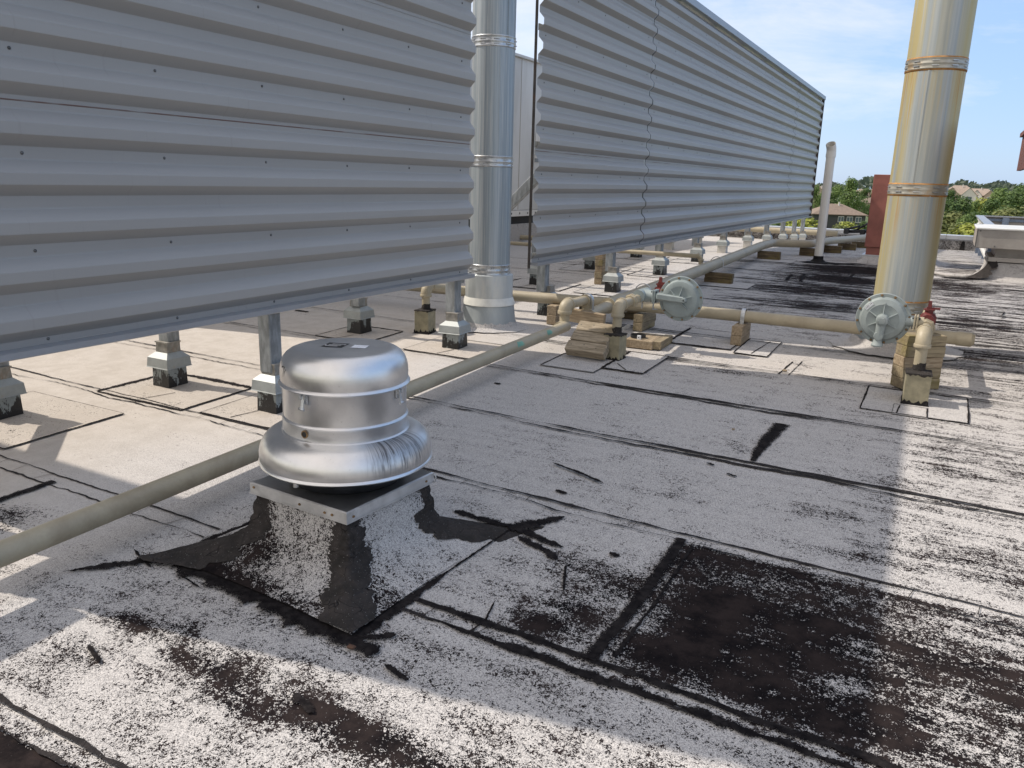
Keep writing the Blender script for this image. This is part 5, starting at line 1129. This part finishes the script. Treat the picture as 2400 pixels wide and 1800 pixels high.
for a in ((1996, 417, 170, 0, 'tallest tree with a rounded crown between the white vent and the red enclosure', 10, 1.0),
          (1958, 436, 178, 4, 'tree filling just right of the white vent, left of the tallest crown', 60, 1.1), (1918, 434, 165, 0, 'tree crown peeking at the end of the long screen', 120, .8),
          (1975, 462, 190, 1, 'dark lower tree under the tallest crown', 200, 1.2), (2015, 470, 205, 1, 'dark tree above the low house roof', 20, 1.0), (1945, 478, 225, 4, 'dark tree directly behind the low house roof peak', 80, 1.2),
          (2035, 442, 420, 1, 'small far tree just left of the red enclosure', 10, 1.4), (1925, 480, 185, 2, 'leafy tree behind the white vent pipe', 90, 1.2), (2040, 480, 210, 1, 'dark tree touching the left side of the red enclosure', 33, 1.3), (1990, 486, 215, 4, 'deep green tree at the right of the low house roof', 133, 1.2),
          (1860, 515, 150, 2, 'low green shrub tree seen between the far screen posts', 10, 1.4), (1890, 512, 140, 3, 'bright bush left of the white vent behind the posts', 0, 1.4), (1990, 526, 150, 3, 'bright bush in front of the low house', 70, 1.6), (1962, 531, 140, 2, 'low olive bush in front of the low house deck', 170, 1.3), (2022, 520, 170, 1, 'dark shrub near the red enclosure foot', 210, 1.0), (1828, 520, 150, 1, 'dark shrub glimpsed under the long screen', 110, 1.6),
          (2250, 463, 175, 4, 'mid green tree just right of the right flue', 15, 1.2), (2228, 470, 165, 1, 'dark tree partly hidden by the right flue', 95, 1.2), (2290, 472, 190, 0, 'round tree in the middle of the right-hand gap', 140, 1.1), (2312, 474, 200, 3, 'yellow-green tree in the right-hand gap', 45, 1.25),
          (2345, 441, 200, 0, 'broad green crown rising above the houses at right', 200, 1.25), (2385, 432, 205, 4, 'tallest tree at the right edge', 10, 1.2), (2402, 446, 195, 1, 'dark tree cut by the right edge', 80, 1.2), (2330, 468, 190, 4, 'dark tree under the broad crown at right', 250, 1.3),
          (2240, 502, 150, 2, 'rounded leafy bush beside the right flue', 30, 1.5), (2270, 506, 145, 0, 'leafy lower tree above the parapet', 130, 1.0), (2300, 500, 150, 1, 'dark leafy tree left of the equipment screen', 80, 1.3), (2262, 528, 140, 2, 'bright low bush just above the far parapet', 220, 1.6), (2285, 532, 138, 3, 'yellowish low bush above the far parapet', 20, 1.6), (2385, 494, 165, 2, 'leafy mass behind the equipment screen rails', 300, 1.6), (2360, 488, 170, 1, 'dark tree over the equipment screen corner', 310, 1.4), (2222, 512, 155, 1, 'shrub mass touching the right flue', 10, 1.4), (2232, 446, 380, 1, 'far small tree just right of the right flue band', 40, 1.2)): put_tree(*a)
# far-off wood on the skyline
b = MB(); r = random.Random(3); vs = []; fs = []
for k in range(9000):
    az = math.atan2(-1.9+r.random()*3.4, 16); az = r.uniform(-.32, .14); d = r.uniform(900, 1350); x, y = d*math.sin(az), d*math.cos(az); z = land_z(x, y)+r.random()**.5*(10+4*math.sin(az*60)+3*math.sin(az*143+1)); s_ = r.uniform(1.2, 3.2); i = len(vs)
    u = Vector((r.uniform(-1, 1), r.uniform(-1, 1), r.uniform(-1, 1))).normalized(); v = u.orthogonal().normalized(); p = Vector((x, y, z)); vs += [p-u*s_, p+v*s_*.7, p+u*s_, p-v*s_*.7]; fs.append((i, i+1, i+2, i+3))
b.add(vs, fs); tag(b.build('far_woodland', leafmat('far_leaves', (.05, .075, .05), (.085, .11, .08))), 'low blue-green wood along the skyline', 'woodland', kind='stuff')
shingle = [simple('brown_shingle', (.20, .155, .125), .9, 0, .12, 2, world=True), simple('tan_shingle', (.30, .245, .205), .9, 0, .12, 2, world=True)]
wallm = {'dark': simple('dark_siding', (.055, .060, .060), .8), 'tan': simple('tan_siding', (.42, .34, .27), .8), 'white': simple('white_siding', (.62, .60, .56), .8)}
glass = simple('window_glass', (.10, .13, .15), .2); frm = simple('window_frame', (.60, .60, .58), .6); deckm = simple('dark_red_deck', (.09, .03, .03), .8)
def house(label, px, py, dist, wd, dp, hw, hr, rot, sh, wm, gables=0, wins=3):
    """px, py: foot of its middle as seen"""
    p = ray_at(px, py, dist); t = thing('house', label, 'house', (p.x, p.y, p.z), R_(rot)+math.atan2(-p.x, p.y), 'houses beyond the roof')
    b = MB(); b.box((-wd/2, -dp/2, -4), (wd/2, dp/2, hw)); b.build('wall', wallm[wm], t)
    b = MB(); o = .5; rl = max(.2, wd/2-dp/2*.9); b.add([(-wd/2-o, -dp/2-o, hw), (wd/2+o, -dp/2-o, hw), (wd/2+o, dp/2+o, hw), (-wd/2-o, dp/2+o, hw), (-rl, 0, hw+hr), (rl, 0, hw+hr), (-wd/2-o, -dp/2-o, hw-.2), (wd/2+o, -dp/2-o, hw-.2), (wd/2+o, dp/2+o, hw-.2), (-wd/2-o, dp/2+o, hw-.2)],
        [(0, 1, 5, 4), (1, 2, 5), (2, 3, 4, 5), (3, 0, 4), (0, 6, 7, 1), (1, 7, 8, 2), (2, 8, 9, 3), (3, 9, 6, 0)]); rf = b.build('roof', shingle[sh], t)
    b = MB(); b.box((rl*.3, -1.2, hw+hr*.4), (rl*.3+.35, -.85, hw+hr+.5)); b.build('chimney', frm, rf)
    for k in range(gables):
        gx = -wd/2+wd*(k+.5)/gables; gw = wd/gables*.42; b = MB(); y = -dp/2-1.4; b.add([(gx-gw, y, -4), (gx+gw, y, -4), (gx+gw, y, hw), (gx, y, hw+hr*.75), (gx-gw, y, hw), (gx-gw, 0, -4), (gx+gw, 0, -4), (gx+gw, 0, hw), (gx, 0, hw+hr*.75), (gx-gw, 0, hw)], [(0, 1, 2, 3, 4), (0, 4, 9, 5), (1, 6, 7, 2)]); b.build('gable_wall', wallm['white' if k % 2 else wm], t)
        b = MB(); b.add([(gx-gw-.3, y-.3, hw-.2), (gx, y-.3, hw+hr*.78), (gx, .3, hw+hr*.78), (gx-gw-.3, .3, hw-.2), (gx+gw+.3, y-.3, hw-.2), (gx+gw+.3, .3, hw-.2)], [(0, 1, 2, 3), (1, 4, 5, 2)]); b.build('gable_roof', shingle[sh], t)
        b = MB(); b.box((gx-gw*.5, y-.05, hw*.35), (gx+gw*.5, y+.02, hw*.8)); f = b.build('window', frm, t); b = MB(); b.box((gx-gw*.4, y-.09, hw*.4), (gx+gw*.4, y-.052, hw*.76)); b.build('pane', glass, f)
    for k in range(wins):
        x = wd*(-.05+.5*(k+.5)/max(1, wins)); y = -dp/2; b = MB(); b.box((x-.75, y-.06, hw*.38), (x+.75, y+.02, hw*.85)); f = b.build('window', frm, t)
        for s_ in (-.36, .36): b = MB(); b.box((x+s_-.3, y-.10, hw*.43), (x+s_+.3, y-.062, hw*.80)); b.build('pane', glass, f)
    return t
H1 = house('low dark house with a brown hip roof and a red deck, behind the white vent', 1952, 529, 235, 13.2, 11, 3.2, 2.6, 14, 0, 'dark', 0, 3)
b = MB(); b.box((-4.4, -7.4, -1.6), (.3, -5.5, -1.4))
for k in range(7): b.box((-4.4+.75*k, -7.45, -4), (-4.28+.75*k, -7.35, -.4))
b.box((-4.4, -7.46, -.5), (.3, -7.34, -.35)); b.box((-4.4, -7.46, -1.0), (.3, -7.34, -.92)); b.build('deck', deckm, H1)
house('pale house with stepped gables above the tallest tree, left of the red enclosure', 2025, 478, 440, 15, 10, 3.6, 3.6, -6, 1, 'white', 3, 0)
house('grey-brown house roof just below the pale gabled house', 2038, 487, 400, 10, 8, 2.2, 2.2, 10, 0, 'tan', 0, 2)
house('tan house roof behind the white vent and the dark trees', 1918, 470, 400, 12, 9, 3, 3.4, 0, 1, 'tan', 1, 1)
house('wide tan-roofed house just right of the right flue', 2245, 474, 420, 14, 10, 3.4, 4, 4, 1, 'tan', 2, 1)
house('tan-roofed house group farther right of the right flue', 2288, 473, 450, 17, 10, 3, 3.2, -4, 1, 'tan', 3, 0)
house('small white-gabled house between the trees at the right edge', 2352, 492, 330, 7, 7, 3.2, 2.4, 8, 1, 'white', 1, 0)
b = MB(); P_ = [ray_at(2003, 527, 210), ray_at(2036, 533, 175), ray_at(2036, 525, 195), ray_at(2008, 521, 235)]; b.add([(p.x, p.y, land_z(p.x, p.y)+1.1) for p in P_], [(0, 1, 2, 3)]); tag(b.build('driveway', simple('pale_concrete', (.38, .34, .29), .9)), kind='structure')
